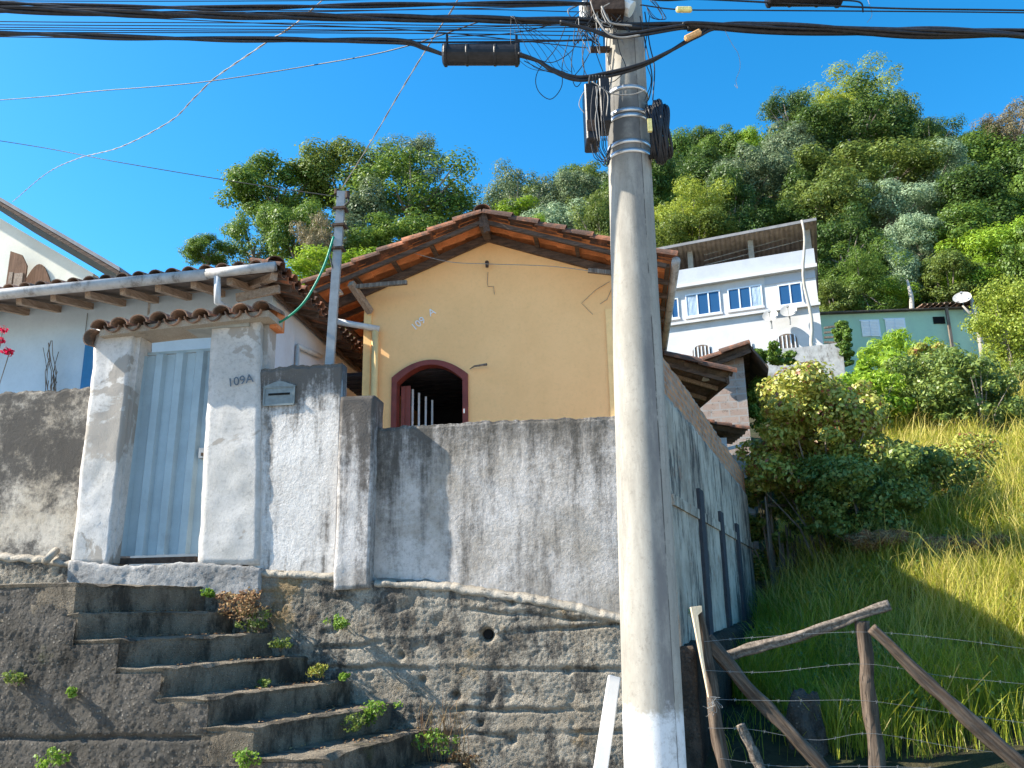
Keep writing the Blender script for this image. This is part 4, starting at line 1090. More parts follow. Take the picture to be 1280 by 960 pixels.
# thicket behind the left houses
# ---------------------------------------------------------------- bushes on the plot
def bush(cx, cy, rx, ry, Y, mat, label, leaf=.07, K=60, per=170, name='bush', seed=1, asp=.6, grp=None, stem=True, rad=(.14, .3)):
    p = at(cx, cy, Y); W = rx*p.length/F_PX*1.0; H = ry*p.length/F_PX
    r = np.random.default_rng(seed); g = terrain(p.x, p.y)
    t = thing(name, label, 'bush', (p.x, p.y, g), grp)
    cl = []
    for k in range(K):
        d = r.normal(size=3); d /= np.linalg.norm(d); q = r.uniform(.25, 1)**.5
        f = 1+.35*noise.noise(Vector((d[0]*1.7, d[1]*1.7, d[2]*1.7+seed)))
        cl.append((d[0]*W*q*f, d[1]*W*q*f*.9, d[2]*H*q*f + p.z - g, r.uniform(*rad)*min(W, H)))
    c_, n_ = clump_leaves(cl, per); me = leaf_mesh(c_, n_, leaf, asp, 'foliage'); me.materials.append(mat)
    o = bpy.data.objects.new('foliage', me); C.objects.link(o); o.parent = t
    if stem:
        mb = MB()
        for q in range(16):
            x, y, z, rr = cl[q*3 % K]; mb.tube([(x*.1, y*.1, -.2), (x*.4, y*.4, (z)*.5), (x, y, z)], [.03, .018, .005], 5)
        me = bpy.data.meshes.new('stems'); me.from_pydata([tuple(v) for v in mb.v], [], mb.f); me.materials.append(M['bark']); o = bpy.data.objects.new('stems', me); C.objects.link(o); o.parent = t
    return t
LB = m_leaf('bush_leaf_reddish', (.24, .28, .035), (.52, .50, .12), .45, .25, (.28, .10, .05), .5)
LB2 = m_leaf('bush_leaf_green', (.10, .16, .03), (.22, .28, .06), .45, .25, None, .4)
bush(1020, 545, 78, 100, 14.0, LB, 'big yellowish bush with reddish leaf tips beside the side wall', .085, 110, 230, seed=3)
bush(1075, 620, 70, 70, 13.2, LB2, 'dark shaded green bush at the foot of the big yellowish bush', .075, 70, 220, seed=5)
bush(1150, 618, 60, 62, 14.6, LB2, 'dark green bush right of the big yellowish bush', .075, 60, 220, seed=6)
bush(1205, 590, 34, 44, 15.5, LB, 'small thin bush in the sunlit grass', .08, 30, 90, seed=8, rad=(.28, .5))
bush(960, 640, 40, 70, 14.8, LB2, 'dark bush squeezed against the picket fence', .07, 50, 200, seed=9)
bush(1182, 488, 66, 56, 22, LB2, 'tall open shrub in front of the green house', .10, 80, 130, seed=10)
bush(1160, 455, 30, 22, 24, LB, 'reddish crown top of the shrub under the green house window', .10, 40, 110, seed=12)
bush(1225, 500, 50, 56, 21, LB2, 'dark leafy shrub right of the tall open shrub', .10, 60, 130, seed=13)
bush(1262, 415, 34, 58, 30, LF['yellow'], 'yellow green rounded bush at the right edge', .10, 70, 220, seed=14, rad=(.28, .5))
bush(1282, 500, 34, 40, 26, LF['olive'], 'olive bush under the yellow green bush at the right edge', .10, 50, 170, seed=15, rad=(.28, .5))
bush(1118, 440, 40, 20, 27, LF['lime'], 'bright green tuft in front of the green house', .30, 40, 60, seed=16, asp=.12, stem=False, rad=(.28, .5))
bush(1110, 470, 50, 24, 25, LF['lime'], 'low bright green growth below the green house', .16, 50, 110, seed=17, asp=.4, rad=(.28, .5))
bush(1085, 500, 50, 28, 22, LF['lime'], 'yellow lit weeds behind the big yellowish bush', .14, 50, 120, seed=18, asp=.4, rad=(.28, .5))
bush(1054, 424, 9, 34, 30, LF['mid'], 'creeper covering the post beside the white house', .10, 40, 120, seed=19, rad=(.28, .5), stem=False)
bush(968, 446, 30, 12, 27, LF['mid'], 'creeper on top of the grey wall under the white house', .10, 40, 110, seed=20, rad=(.28, .5), stem=False)
bush(950, 500, 18, 34, 19, LF['mid'], 'leafy climber beside the bare brick house', .08, 36, 110, seed=22, rad=(.28, .5), stem=False)
bush(935, 590, 16, 34, 17, LB2, 'dark leaves between the picket fence and the bush', .07, 30, 120, seed=23, rad=(.28, .5))
bush(1195, 684, 62, 10, 12.6, M['dry'], 'dry greyish tangle of dead grass on the bank across the slope', .16, 60, 90, seed=31, asp=.09, stem=False, rad=(.4, .9))
bush(1100, 676, 40, 8, 12.4, M['dry'], 'dry straw tangle under the dark green bush', .14, 40, 70, seed=33, asp=.1, stem=False, rad=(.4, .9))
# banana plant
p = at(1140, 500, 23); g = terrain(p.x, p.y); BN = thing('banana_plant', 'light green banana plant with arching leaves below the green house', 'plant', (p.x, p.y, g))
for k in range(8):
    a = k*.9; mb = MB(); prev = None
    for i in range(9):
        s = i/8; L = 1.35; rr = L*s*.75; zz = (p.z-g)-.6 + 1.0*s - .9*s*s*s; w_ = .17*math.sin(math.pi*min(1, s*.9+.08))
        cxn = Vector((math.cos(a)*rr, math.sin(a)*rr, zz)); sd = Vector((-math.sin(a), math.cos(a), 0))*w_
        cur = [len(mb.v), len(mb.v)+1, len(mb.v)+2]; mb.v += [Vector((p.x, p.y, g))+cxn-sd+Vector((0, 0, .04)), Vector((p.x, p.y, g))+cxn, Vector((p.x, p.y, g))+cxn+sd+Vector((0, 0, .04))]
        if prev: mb.f += [[prev[0], prev[1], cur[1], cur[0]], [prev[1], prev[2], cur[2], cur[1]]]
        prev = cur
    mb.build('leaf', LF['lime'], BN, fix=False)
mb = MB(); mb.tube([(p.x, p.y, g-.1), (p.x, p.y, p.z-.5)], [.08, .05], 8); mb.build('stem', LF['lime'], BN)

# bougainvillea, its root inside the yard
q = FA.px(4, 428, 1.0); bp = FA.w(q[0]-.1, 1.0, .36)
BG = thing('bougainvillea', 'red flowering bougainvillea twig at the left edge before the blue wall', 'plant', bp)
cl = []
for (x, y) in ((4, 412), (2, 425), (12, 440), (-8, 432), (-15, 415), (6, 438)):
    a = FA.px(x, y, 1.0); w_ = FA.w(a[0], 1.0, a[1]) - bp; cl.append((w_.x, w_.y, w_.z, .045))
c_, n_ = clump_leaves(cl, 20); me = leaf_mesh(c_, n_, .05, .8, 'blossom'); me.materials.append(M['flower']); o = bpy.data.objects.new('blossom', me); C.objects.link(o); o.parent = BG
mb = MB(); 
for k in range(4):
    a = cl[k]; mb.tube([tuple(bp), tuple(bp+Vector((a[0]*.5-.1, a[1]*.5, a[2]*.6))), tuple(bp+Vector(a[:3]))], .006, 5)
mb.build('stem', M['bark'], BG)

# ---------------------------------------------------------------- grass
def grass(n, region, hmin, hmax, wid, mat, name, label, dens=None, lean=.8):
    pts = []
    while len(pts) < n:
        m = n*2; x = rng.uniform(region[0], region[1], m); yy = rng.uniform(0, 1, m)
        y = region[2]*(region[3]/region[2])**yy
        for a, b in zip(x, y):
            d = a - wallx(b)
            if d < .12: continue
            if b < 8.3 and (rng.random() < .5 or d > 3): continue
            if b < 10 and d < 1.0-(b-8.3)*.6 + .5*noise.noise(Vector((a*1.5, b*1.5, 2))) and rng.random() < .93: continue
            px_ = a/b*F_PX*.96
            if px_ > 760 or px_ < 180: continue
            if noise.noise(Vector((a*.9, b*.9, 5))) + .4*noise.noise(Vector((a*4, b*4, 5))) < -.30: continue
            pts.append((a, b)); 
            if len(pts) >= n: break
    P = np.array(pts); z = np.array([terrain(a, b) for a, b in pts]); n = len(P)
    cl = np.array([noise.noise(Vector((a*.9, b*.9, 9))) for a, b in pts])
    H = rng.uniform(hmin, hmax, n)*(1+.9*cl)*rng.choice([.6, 1, 1, 1.35], n); ang = rng.uniform(0, 2*np.pi, n); ln = rng.uniform(.15, 1, n)*lean*H
    # tufts bend together
    base_dir = np.array([noise.noise(Vector((a*1.5, b*1.5, 17)))*6 for a, b in pts]); ang = np.where(rng.uniform(0, 1, n) < .4, base_dir + rng.normal(0, .7, n), ang)
    dx, dy = np.cos(ang), np.sin(ang); w = wid*(1+.4*rng.uniform(-1, 1, n))*np.maximum(1, P[:, 1]/9)
    B = np.stack([P[:, 0], P[:, 1], z-.03], 1); D = np.stack([dx, dy, np.zeros(n)], 1); fa = rng.uniform(0, 2*np.pi, n); S = np.stack([np.cos(fa), np.sin(fa), np.zeros(n)], 1)
    V = np.empty((n, 7, 3)); 
    for i, (t, ww) in enumerate(((0, 1), (.4, .85), (.75, .55))):
        c = B + D*(ln*t**2)[:, None] + np.array([0, 0, 1])*(H*(t - .25*t**3*lean))[:, None]
        V[:, 2*i] = c - S*(w*ww*.5)[:, None]; V[:, 2*i+1] = c + S*(w*ww*.5)[:, None]
    V[:, 6] = B + D*ln[:, None]*1.15 + np.array([0, 0, 1])*(H*(1-.35*lean))[:, None]
    me = bpy.data.meshes.new(name); me.vertices.add(7*n); me.vertices.foreach_set('co', V.reshape(-1))
    o7 = (np.arange(n)*7)[:, None]; li = np.concatenate([o7+np.array([0, 1, 3, 2]), o7+np.array([2, 3, 5, 4]), o7+np.array([4, 5, 6])], 1).reshape(-1).astype(np.int32)
    me.loops.add(11*n); me.loops.foreach_set('vertex_index', li); me.polygons.add(3*n)
    st = ((np.arange(n)*11)[:, None] + np.array([0, 4, 8])).reshape(-1).astype(np.int32); me.polygons.foreach_set('loop_start', st); me.polygons.foreach_set('loop_total', np.tile(np.array([4, 4, 3], dtype=np.int32), n))
    me.update(calc_edges=True); me.materials.append(mat); o = bpy.data.objects.new(name, me); C.objects.link(o); stuff(o, label, 'grass'); return o
GR = m_leaf('grass_blade', (.19, .25, .018), (.46, .45, .045), .5, .35, (.42, .36, .14), .3)
GR2 = m_leaf('straw_blade', (.42, .38, .06), (.60, .50, .15), .6, .3)
grass(165000, (1.5, 24, 7.95, 34), .22, .55, .0075, GR, 'tall_grass', 'tall green grass covering the sloping empty plot')
grass(34000, (3.5, 24, 9, 34), .4, .85, .006, GR2, 'dry_grass', 'dry straw coloured grass stalks among the green grass', lean=.7)
# low weeds
cs = []
for k in range(1300):
    x = random.uniform(2, 16); y = random.uniform(8.3, 24)
    if x < wallx(y)+.2 or x/y*1040 > 760: continue
    if noise.noise(Vector((x*.5, y*.5, 31))) < -.05: continue
    cs.append((x, y, terrain(x, y)+.15, random.uniform(.12, .32)))
c_, n_ = clump_leaves(cs, 50); me = leaf_mesh(c_, n_, .06, .6, 'low_weeds'); me.materials.append(LB2); o = bpy.data.objects.new('low_weeds', me); C.objects.link(o); stuff(o, 'low leafy weeds growing through the grass on the plot', 'weeds')

# weeds on the stairs and wall
def weed(cx, cy, v, r, label, mat=None, K=8, per=30, leaf=.03, drop=0.):
    K = int(K*2.2); per = per//2
    a = FA.px(cx, cy, v); b = FA.w(a[0], v, a[1]-r*.6)
    t = thing('weed', label, 'plant', b, 'weeds on the stairs and retaining wall'); cl = []
    for k in range(K):
        d = Vector((random.gauss(0, .5), random.gauss(0, .35)-.2, random.uniform(.1, 1.2)))*r; cl.append((d.x, d.y-.02, d.z+drop, r*random.uniform(.15, .42)))
    c_, n_ = clump_leaves(cl, per, spread=1.4); me = leaf_mesh(c_, n_, leaf, .5, 'leaves'); me.materials.append(mat or M['weed']); o = bpy.data.objects.new('leaves', me); C.objects.link(o); o.parent = t
    mb = MB()
    for c in cl[:6]: mb.tube([(0, .02, 0), (c[0]*.5, c[1]*.5, c[2]*.6), tuple(c[:3])], [.004, .003, .002], 4)
    me = bpy.data.meshes.new('stems'); me.from_pydata([tuple(q) for q in mb.v], [], mb.f); me.materials.append(M['bark']); o = bpy.data.objects.new('stems', me); C.objects.link(o); o.parent = t
weed(303, 757, -.2, .20, 'dry brown shrub with pale blossoms in the stair corner', M['dry'], 14, 60, .035)
weed(318, 775, -.2, .14, 'dark leafy weed under the dry brown shrub', LB2, 8, 50)
weed(428, 778, -.14, .11, 'green weed growing out of the retaining wall', None, 8, 34)
weed(262, 742, -.25, .06, 'tiny green weed at the right end of the top step')
weed(350, 806, -.3, .09, 'dark green weed at the right end of the third step', LB2)
weed(398, 838, -.3, .09, 'green weed with reddish leaves at the right end of the fourth step', LB)
weed(430, 845, -.3, .05, 'little bright weed above the fifth step')
weed(330, 858, -.8, .07, 'green moss like weed in the angle of the fourth step', LB2)
weed(470, 890, -.35, .13, 'green weed hanging over the sixth step', None, 10, 36)
weed(440, 905, -.7, .09, 'dark green weed under the sixth step', LB2)
weed(545, 925, -.25, .14, 'tall grassy weed at the right end of the seventh step', M['weed'], 10, 26)
weed(575, 950, -.2, .12, 'brownish dry weed at the bottom of the stairs', M['dry'], 10, 34)
weed(20, 850, VF-.02, .09, 'green weed low at the left edge on the stair side wall', LB2)
weed(90, 866, VF-.02, .05, 'single small green tuft on the stair side wall')
weed(310, 950, VF-.02, .09, 'green weed low on the stair side wall under the sixth step')
weed(70, 945, VF-.02, .10, 'green weed at the bottom left of the stair side wall')
weed(855, 765, .6, .13, 'grass tuft growing behind the pole at the side wall')
# dead leaves blown onto the treads
cs, ns = [], []
for k in range(1, 8):
    (l, r), (l0, r0) = lines[k], lines[k-1]
    for q in range(70):
        a = random.random()**.6; b = random.random(); u = (l[0]+(r[0]-l[0])*a)*(b) + (l0[0]+(r0[0]-l0[0])*a)*(1-b); v = l[1]+(r[1]-l[1])*a
        p = FA.w(u, v, rz[k]+.012); cs.append(tuple(p)); ns.append((random.gauss(0, .3), random.gauss(0, .3), 1))
me = leaf_mesh(cs, ns, .03, .5, 'leaf_litter'); me.materials.append(M['dry']); o = bpy.data.objects.new('leaf_litter', me); C.objects.link(o); stuff(o, 'dead leaves scattered on the stair treads', 'leaf litter')
# grass stalks near the stair foot
mb = MB(FA)
for k in range(60):
    x = random.gauss(548, 16); y = random.uniform(900, 955); a = FA.px(x, y, -.22); h = random.uniform(.1, .32)
    mb.tube([(a[0], -.22, a[1]-.1), (a[0]+random.uniform(-.04, .04), -.25, a[1]+h*.5), (a[0]+random.uniform(-.1, .1), -.28, a[1]+h)], [.003, .0025, .001], 3, False)
stuff(mb.build('grass_stalks', M['dry'], fix=False), 'dry grass stalks at the foot of the stairs', 'grass')

# ---------------------------------------------------------------- cream house far left
VC = 7.5
CH = thing('cream_house', 'tall cream house with grey sheet roof rising behind the blue house', 'house', FA.w(-9, VC, .3))
A = FA.px(-220, 118, VC-.6); B = FA.px(150, 334, VC-.6); dz = .34
wu = FA.px(118, 330, VC)[0]; slp = (B[1]-A[1])/(B[0]-A[0])
def cz(u): return A[1] + slp*(u-A[0]) - .42
mb = MB(FA); mb.prism([(A[0], .2), (wu, .2), (wu, cz(wu)), (A[0], cz(A[0]))], VC, VC+.2); mb.box((wu-.2, VC+.204, .2), (wu-.003, VC+6, cz(wu)-.05)); mb.build('wall', M['cream'], CH)
mb = MB(FA); prev = None; L = math.hypot(B[0]-A[0], B[1]-A[1]); nn = 400    # corrugations run down the slope, so the rake is a straight edge
for th_ in (0,):
    mb.prism([(A[0], A[1]), (B[0], B[1]), (B[0]+.01, B[1]-.09), (A[0]+.01, A[1]-.09)], VC-.62, VC+6.5)
mb.build('roof', M['roofedge'], CH)
mb = MB(FA); mb.prism([(A[0], A[1]-.095), (B[0], B[1]-.095), (B[0]-.05, B[1]-.15), (A[0], A[1]-.15)], VC-.60, VC-.54); mb.build('rake_board', M['wood_dark'], CH)
# scalloped old tiles under the sheet: row of dirty soffit tiles
mb = MB(); k = 0
n_ = int(L/.34)
for k in range(n_):
    t = (k+.5)/n_; u = A[0]+(B[0]-A[0])*t; z = A[1]+(B[1]-A[1])*t-.19
    arc_tile(mb, FA.w(u, VC-.5, z-.02), FA.w(u, VC+.1, z-.02), .19, .19, up=(-slp, 0, 1), span=math.pi*.8)
mb.build('soffit_tiles', M['tile_dirty'], CH)
mb = MB(FA); mb.prism([(A[0], A[1]-.11), (B[0], B[1]-.11), (B[0], B[1]-.14), (A[0], A[1]-.14)], VC-.5, VC+.1); mb.build('soffit', M['wood_grey'], CH)
# arched window with an opened shutter
q0 = FA.px(30, 350, VC); q1 = FA.px(66, 350, VC); qt = FA.px(48, 331, VC)[1]
poly = [(q0[0], q0[1]-1.2)] + [(q0[0]+(q1[0]-q0[0])*i/12, q0[1]-.15+(qt-q0[1]+.15)*math.sin(math.pi*i/12)) for i in range(13)] + [(q1[0], q0[1]-1.2)]
mb = MB(FA); mb.prism(poly, VC-.04, VC-.005); w1 = mb.build('window', M['brown'], CH)
mb = MB(FA); a = FA.px(8, 350, VC-.3); b = FA.px(31, 350, VC-.3); t_ = FA.px(10, 314, VC-.3)[1]; t2 = FA.px(31, 332, VC-.3)[1]
mb.prism([(a[0], a[1]-.9), (b[0], a[1]-.9), (b[0], t2), (b[0]-(b[0]-a[0])*.35, t2+(t_-t2)*.7), (a[0], t_)], VC-.30, VC-.26); mb.build('shutter', M['brown'], CH)
mb = MB(FA); mb.box((b[0]-.24, VC-.315, a[1]-.7), (b[0]-.05, VC-.302, a[1]+.13)); mb.box((a[0]+.05, VC-.315, a[1]-.7), (b[0]-.28, VC-.302, a[1]+.16)); mb.build('shutter_panel', M['wood_rafter'], CH)

# ---------------------------------------------------------------- service post by the yellow house
a = FA.px(411, 455, .1); b = FA.px(427, 240, .1)
SP = thing('service_post', 'thin galvanised steel post with cable bracket on the white wall', 'post', FA.w(a[0], .1, a[1]-.3))
mb = MB(FA); mb.bar((a[0], .1, a[1]-.3), (b[0], .1, b[1]), .085, .06, up=(0, 1, 0)); mb.build('post_body', M['galv'], SP)
for y in (262, 283, 312): 
    q = FA.px(411+16*(455-y)/215, y, .1); mb = MB(FA); mb.box((q[0]-.06, .04, q[1]-.012), (q[0]+.075, .16, q[1]+.012)); mb.build('clamp', M['rust'], SP)
mb = MB(FA); mb.tube([(b[0]-.05, .1, b[1]-.02), (b[0]-.05, .1, b[1]+.03)], .03, 8); mb.build('insulator', M['rust'], SP); mb = MB(FA); mb.tube([(b[0]+.08, .06, b[1]-.10), (b[0]+.08, .06, b[1]-.02)], .025, 8); mb.build('insulator', M['rust'], SP)
mb = MB(FA); mb.tube([(x, .05, z) for x, z in (FA.px(425, 262, .05), FA.px(436, 252, .05), FA.px(432, 240, .05))], .008, 6); mb.tube([(x, .05, z) for x, z in (FA.px(416, 305, .05), FA.px(412, 320, .05), FA.px(416, 335, .05))], .008, 6); mb.build('lead', M['cable'], SP)
pts = []
for (x, y, v) in ((417, 296, .03), (408, 325, .0), (396, 352, -.05), (380, 378, -.05), (362, 395, .05), (339, 409, .15)):
    q = FA.px(x, y, v); pts.append(FA.w(q[0], v, q[1]))
mb = MB(); mb.tube(cat(pts), .012, 8); o = mb.build('hose', M['hose'], smooth=True, fix=False); tag(o, 'green hose drooping from the steel post to the gateway', 'hose')

# ---------------------------------------------------------------- far white house
YW = R(22)
FB = Frame(at(1028, 420, 36.), YW); FB.i = Vector((ray(1008, 765).x, ray(1008, 765).y, 0)).normalized()
WB = thing('white_house', 'white three storey house with blue windows and open roof terrace', 'house', FB.w(-4, 0, -2))
zt = FB.px(1014, 312, 0)[1]; z1 = FB.px(1018, 332, 0)[1]; z2 = FB.px(1028, 379, 0)[1]; zw = FB.px(1016, 347, 0)[1]
uLb = FB.px(700, 450, 0)[0]
Wd = 4.5
mb = MB(FB); mb.box((uLb, 0, -5), (0, Wd, z1-.05)); mb.build('wall', M['whiteb'], WB)
mb = MB(FB); mb.box((uLb, -.12, z1-.0), (.06, .08, zt)); mb.box((-.10, .084, z1), (.06, Wd, zt)); mb.build('parapet', M['bandb'], WB)
mb = MB(FB); mb.box((uLb, -.30, z1-.16), (.10, Wd, z1-.004)); mb.build('cornice', M['whiteb'], WB)
mb = MB(FB); mb.box((uLb, -.18, z2-.10), (.06, -.003, z2+.02)); mb.build('string_course', M['whiteb'], WB)
mb = MB(FB); mb.box((FB.px(955, 345, 0)[0], -.03, zw-.02), (-.0, -.003, z1-.165)); mb.build('frieze', M['bandb'], WB)
mb = MB(FB); mb.box((uLb, -.14, FB.px(900, 388, 0)[1]+.25), (FB.px(955, 345, 0)[0], -.004, FB.px(900, 388, 0)[1]+.33)) 
def wwin(px0, py0, px1, py1, npane, curtain):
    a = FB.px(px0, py0, 0); b = FB.px(px1, py1, 0); zb = a[1]; ztp = b[1]
    mb = MB(FB); mb.box((a[0], -.03, zb), (b[0], -.006, ztp)); w = mb.build('window', M['glass'], WB)
    mb = MB(FB)
    for k in range(npane+1):
        u = a[0]+(b[0]-a[0])*k/npane; mb.box((u-.03, -.06, zb), (u+.03, -.032, ztp))
    mb.box((a[0]-.03, -.064, zb-.05), (b[0]+.03, -.034, zb+.01)); mb.box((a[0]-.03, -.064, ztp-.01), (b[0]+.03, -.034, ztp+.05)); mb.build('frame', M['alu'], w)
    if curtain:
        k0, k1 = curtain; mb = MB(FB); n = 30; prev = None
        for i in range(n+1):
            s = k0+(k1-k0)*i/n; u = a[0]+(b[0]-a[0])*s; v = -.032-.008*math.sin(i*1.9); cur = [mb.pt((u, v-.004, zb+.02)), mb.pt((u, v-.004, ztp-.02))]
            if prev: mb.f.append([prev[0], cur[0], cur[1], prev[1]])
            prev = cur
        mb.build('curtain', M['curtain'], w, fix=False)
    mb = MB(FB); mb.box((a[0]-.08, -.14, zb-.14), (b[0]+.08, -.003, zb-.052)); mb.build('sill', M['whiteb'], w)
wwin(832, 399, 847, 374, 2, None)
wwin(859, 396, 899, 364, 3, (.0, .36))
wwin(912, 388, 951, 357, 3, (.66, 1.))
wwin(975, 382, 1001, 354, 2, None)
# ground floor arched openings
for (x0, x1, yb, yt) in ((866, 889, 442, 431), (924, 942, 440, 427), (972, 998, 440, 417)):
    a = FB.px(x0, yb, 0); b = FB.px(x1, yb, 0); t_ = FB.px((x0+x1)/2, yt, 0)[1]; zb = a[1]-.9; r = (b[0]-a[0])/2; cu_ = (a[0]+b[0])/2
    zs = t_-.28; poly = [(a[0], zb)] + [(cu_ - r*math.cos(math.pi*i/12), zs+.28*math.sin(math.pi*i/12)) for i in range(13)] + [(b[0], zb)]
    mb = MB(FB); mb.prism(poly, -.03, -.005); w = mb.build('arched_window', M['tile_dirty'], WB)
    mb = MB(FB)
    for k in range(5): u = a[0]+(b[0]-a[0])*(k+.5)/5; mb.box((u-.025, -.06, zb), (u+.025, -.035, zs+.2))
    mb.build('bars', M['alu'], w)
# roof terrace: posts and sheet roof sloping
ra = FB.px(818, 314, -.5); rb = FB.px(1019, 276, -.5)
zr1 = rb[1]; zr0 = ra[1]+.0
du_ = rb[0]+.05; u_l = uLb-.3
zl = zr0 + (zr1-zr0)*(u_l-ra[0])/(rb[0]-ra[0])
def zr(u): return zr0 + (zr1-zr0)*(u-ra[0])/(rb[0]-ra[0])
mb = MB(FB); per = .22; n = int((du_-u_l)/per*6); drop = -.9
prev = None
for i in range(n+1):
    u = u_l+(du_-u_l)*i/n; h = .035*math.sin(2*math.pi*i/6)
    cur = [mb.pt((u, -.6, zr(u)+h)), mb.pt((u, Wd*.6, zr(u)+drop+h)), mb.pt((u, Wd+.3, zr(u)+drop*1.7+h))]
    if prev:
        for q in (0, 1): mb.f.append([prev[q], cur[q], cur[q+1], prev[q+1]])
    prev = cur
mb.build('terrace_roof', M['roofsheet'], WB, fix=False)
mb = MB(FB); mb.bar((u_l, -.62, zr(u_l)+.02), (du_, -.62, zr(du_)+.02), .05, .13); mb.build('roof_edge', M['roofedge'], WB)
for v, dd in ((.6, .12), (2.2, .35), (3.8, .6), (5.4, .95)):
    mb = MB(FB); mb.bar((u_l, v, zr(u_l)-.10-dd*.95), (du_, v, zr(du_)-.10-dd*.95), .08, .12); mb.build('roof_beam', M['wood_dark'], WB)
for x in (863, 940, 1013, 790):
    u = FB.px(x, 325, 0)[0]; mb = MB(FB); mb.box((u-.12, -.05, zt-.02), (u+.12, .2, zr(u)-.06)); mb.build('roof_post', M['ledge'], WB)
mb = MB(FB); mb.box((uLb, Wd*.6, zt-.6), (-.4, Wd*.6+.1, zt+1.0)); mb.build('back_wall', M['brown'], WB)
mb = MB(FB)
for k, (y0, y1) in enumerate(((305, 285), (312, 292), (318, 300))):
    a = FB.px(880, y0+14, .3); b = FB.px(1008, y1-1, .3); mb.bar((a[0], .3, a[1]), (b[0], .3, b[1]), .03)
mb.build('clothes_lines', M['ledge'], WB)
# rustic trunk standing before the house
a = FB.px(1014, 428, -.7); b = FB.px(1001, 276, -.7)
mb = MB(FB); pts = []
for i in range(12):
    t = i/11; pts.append((a[0]+(b[0]-a[0])*t + .10*math.sin(t*9), -.7+.05*math.sin(t*5), a[1]-2.5*(1-t)*0 + (b[1]-a[1])*t))
pts = [(pts[0][0]+.1, -.7, a[1]-3)] + pts
mb.tube(pts, [.10]+[.085-.035*i/11 for i in range(12)], 8); o = mb.build('wooden_pole', M['bark_pale'], smooth=True); tag(o, 'crooked pale wooden pole in front of the white house', 'pole')
def dish(fr, px, py, v, rad, label, face=(-.35, -.8, .5), ground=None):
    a = fr.px(px, py, v); p = fr.w(a[0], v, a[1]); t = thing('satellite_dish', label, 'satellite dish', p, 'satellite dishes')
    N = Vector(face).normalized(); X = N.cross(Vector((0, 0, 1))).normalized(); Y = X.cross(N)
    mb = MB(); rings = 5; seg = 20; idx = []
    for r in range(rings+1):
        rr = rad*r/rings; idx.append([len(mb.v)+j for j in range(seg)])
        for j in range(seg): q = 2*math.pi*j/seg; mb.v.append(p + X*math.cos(q)*rr + Y*math.sin(q)*rr*1.05 + N*(.28*rr*rr/rad))
    for r in range(rings):
        for j in range(seg): mb.f.append([idx[r][j], idx[r][(j+1) % seg], idx[r+1][(j+1) % seg], idx[r+1][j]])
    mb.build('reflector', M['dish'], t, fix=False, smooth=True)
    mb = MB(); mb.tube([tuple(p-Y*rad), tuple(p+N*rad*.9)], .02*rad*2, 5); mb.tube([tuple(p+N*rad*.85), tuple(p+N*rad*1.02)], .06, 8); mb.build('arm', M['galv'], t)
    g = ground or (p - N*.1 + Vector((0, 0, -rad*1.4))); mb = MB(); mb.tube([tuple(p-N*.02), tuple(p-N*.15), tuple(g)], .035, 6); mb.build('mount', M['galv'], t)
    return t
dish(FB, 963, 396, -.55, .34, 'left one of two satellite dishes on the white house wall')
dish(FB, 986, 390, -.55, .36, 'right one of two satellite dishes on the white house wall')
dish(FB, 835, 385, -1.6, .40, 'satellite dish seen edge on beside the yellow house gutter', (-.9, -.3, .3))
# grey wall under it
FG = Frame(at(1050, 445, 30), R(15))
a = FG.px(915, 440, 0); b = FG.px(1052, 428, 0)
mb = MB(FG); mb.prism([(a[0], -6), (b[0], -6), (b[0], b[1]), (FG.px(1000, 434, 0)[0], FG.px(1000, 434, 0)[1]), (a[0], a[1])], 0, .2); o = mb.build('garden_wall', M['gutter']); tag(o, 'dirty grey garden wall below the white house', 'wall')
# little stair railing between the houses
mb = MB(FG)
a = FG.px(1042, 442, 1); b = FG.px(1055, 408, 1); mb.bar((a[0], 1, a[1]-1), (b[0], 1, b[1]), .08)
for k in range(4):
    p_, q_ = FG.px(1030, 410+6*k, 1.2), FG.px(1050, 407+7*k, 1.2); mb.bar((p_[0], 1.2, p_[1]), (q_[0], 1.2, q_[1]), .07)
o = mb.build('stair_railing', M['wood_grey']); tag(o, 'small grey stair railing between the white and green houses', 'railing')

# ---------------------------------------------------------------- green house
FN = Frame(at(1190, 420, 40), R(1))
GH = thing('green_house', 'low green house with white shutters and rusty tile edge below the hill', 'house', FN.w(-2, 0, -3))
gu0 = FN.px(1020, 400, 0)[0]; gu1 = FN.px(1225, 400, 0)[0]; gt0 = FN.px(1020, 394, 0)[1]; gt1 = FN.px(1225, 386, 0)[1]
mb = MB(FN); mb.prism([(gu0, -6), (gu1, -6), (gu1, gt1), (gu0, gt0)], 0, 6); mb.build('wall', M['green'], GH)
mb = MB(FN); mb.prism([(gu0-.2, gt0+.003), (gu1+.2, gt1+.003), (gu1+.2, gt1+.06), (gu0-.2, gt0+.06)], -.3, 6.3); mb.build('roof', M['tile_dirty'], GH)
mb = MB(); u = FN.px(1150, 388, 0)[0]
while u < gu1+.2:
    z = gt0+(gt1-gt0)*(u-gu0)/(gu1-gu0)+.13; arc_tile(mb, FN.w(u, -.55, z), FN.w(u, 6, z+.3), .12, .1); u += .27
mb.build('roof_tiles', M['tile_grey'], GH)
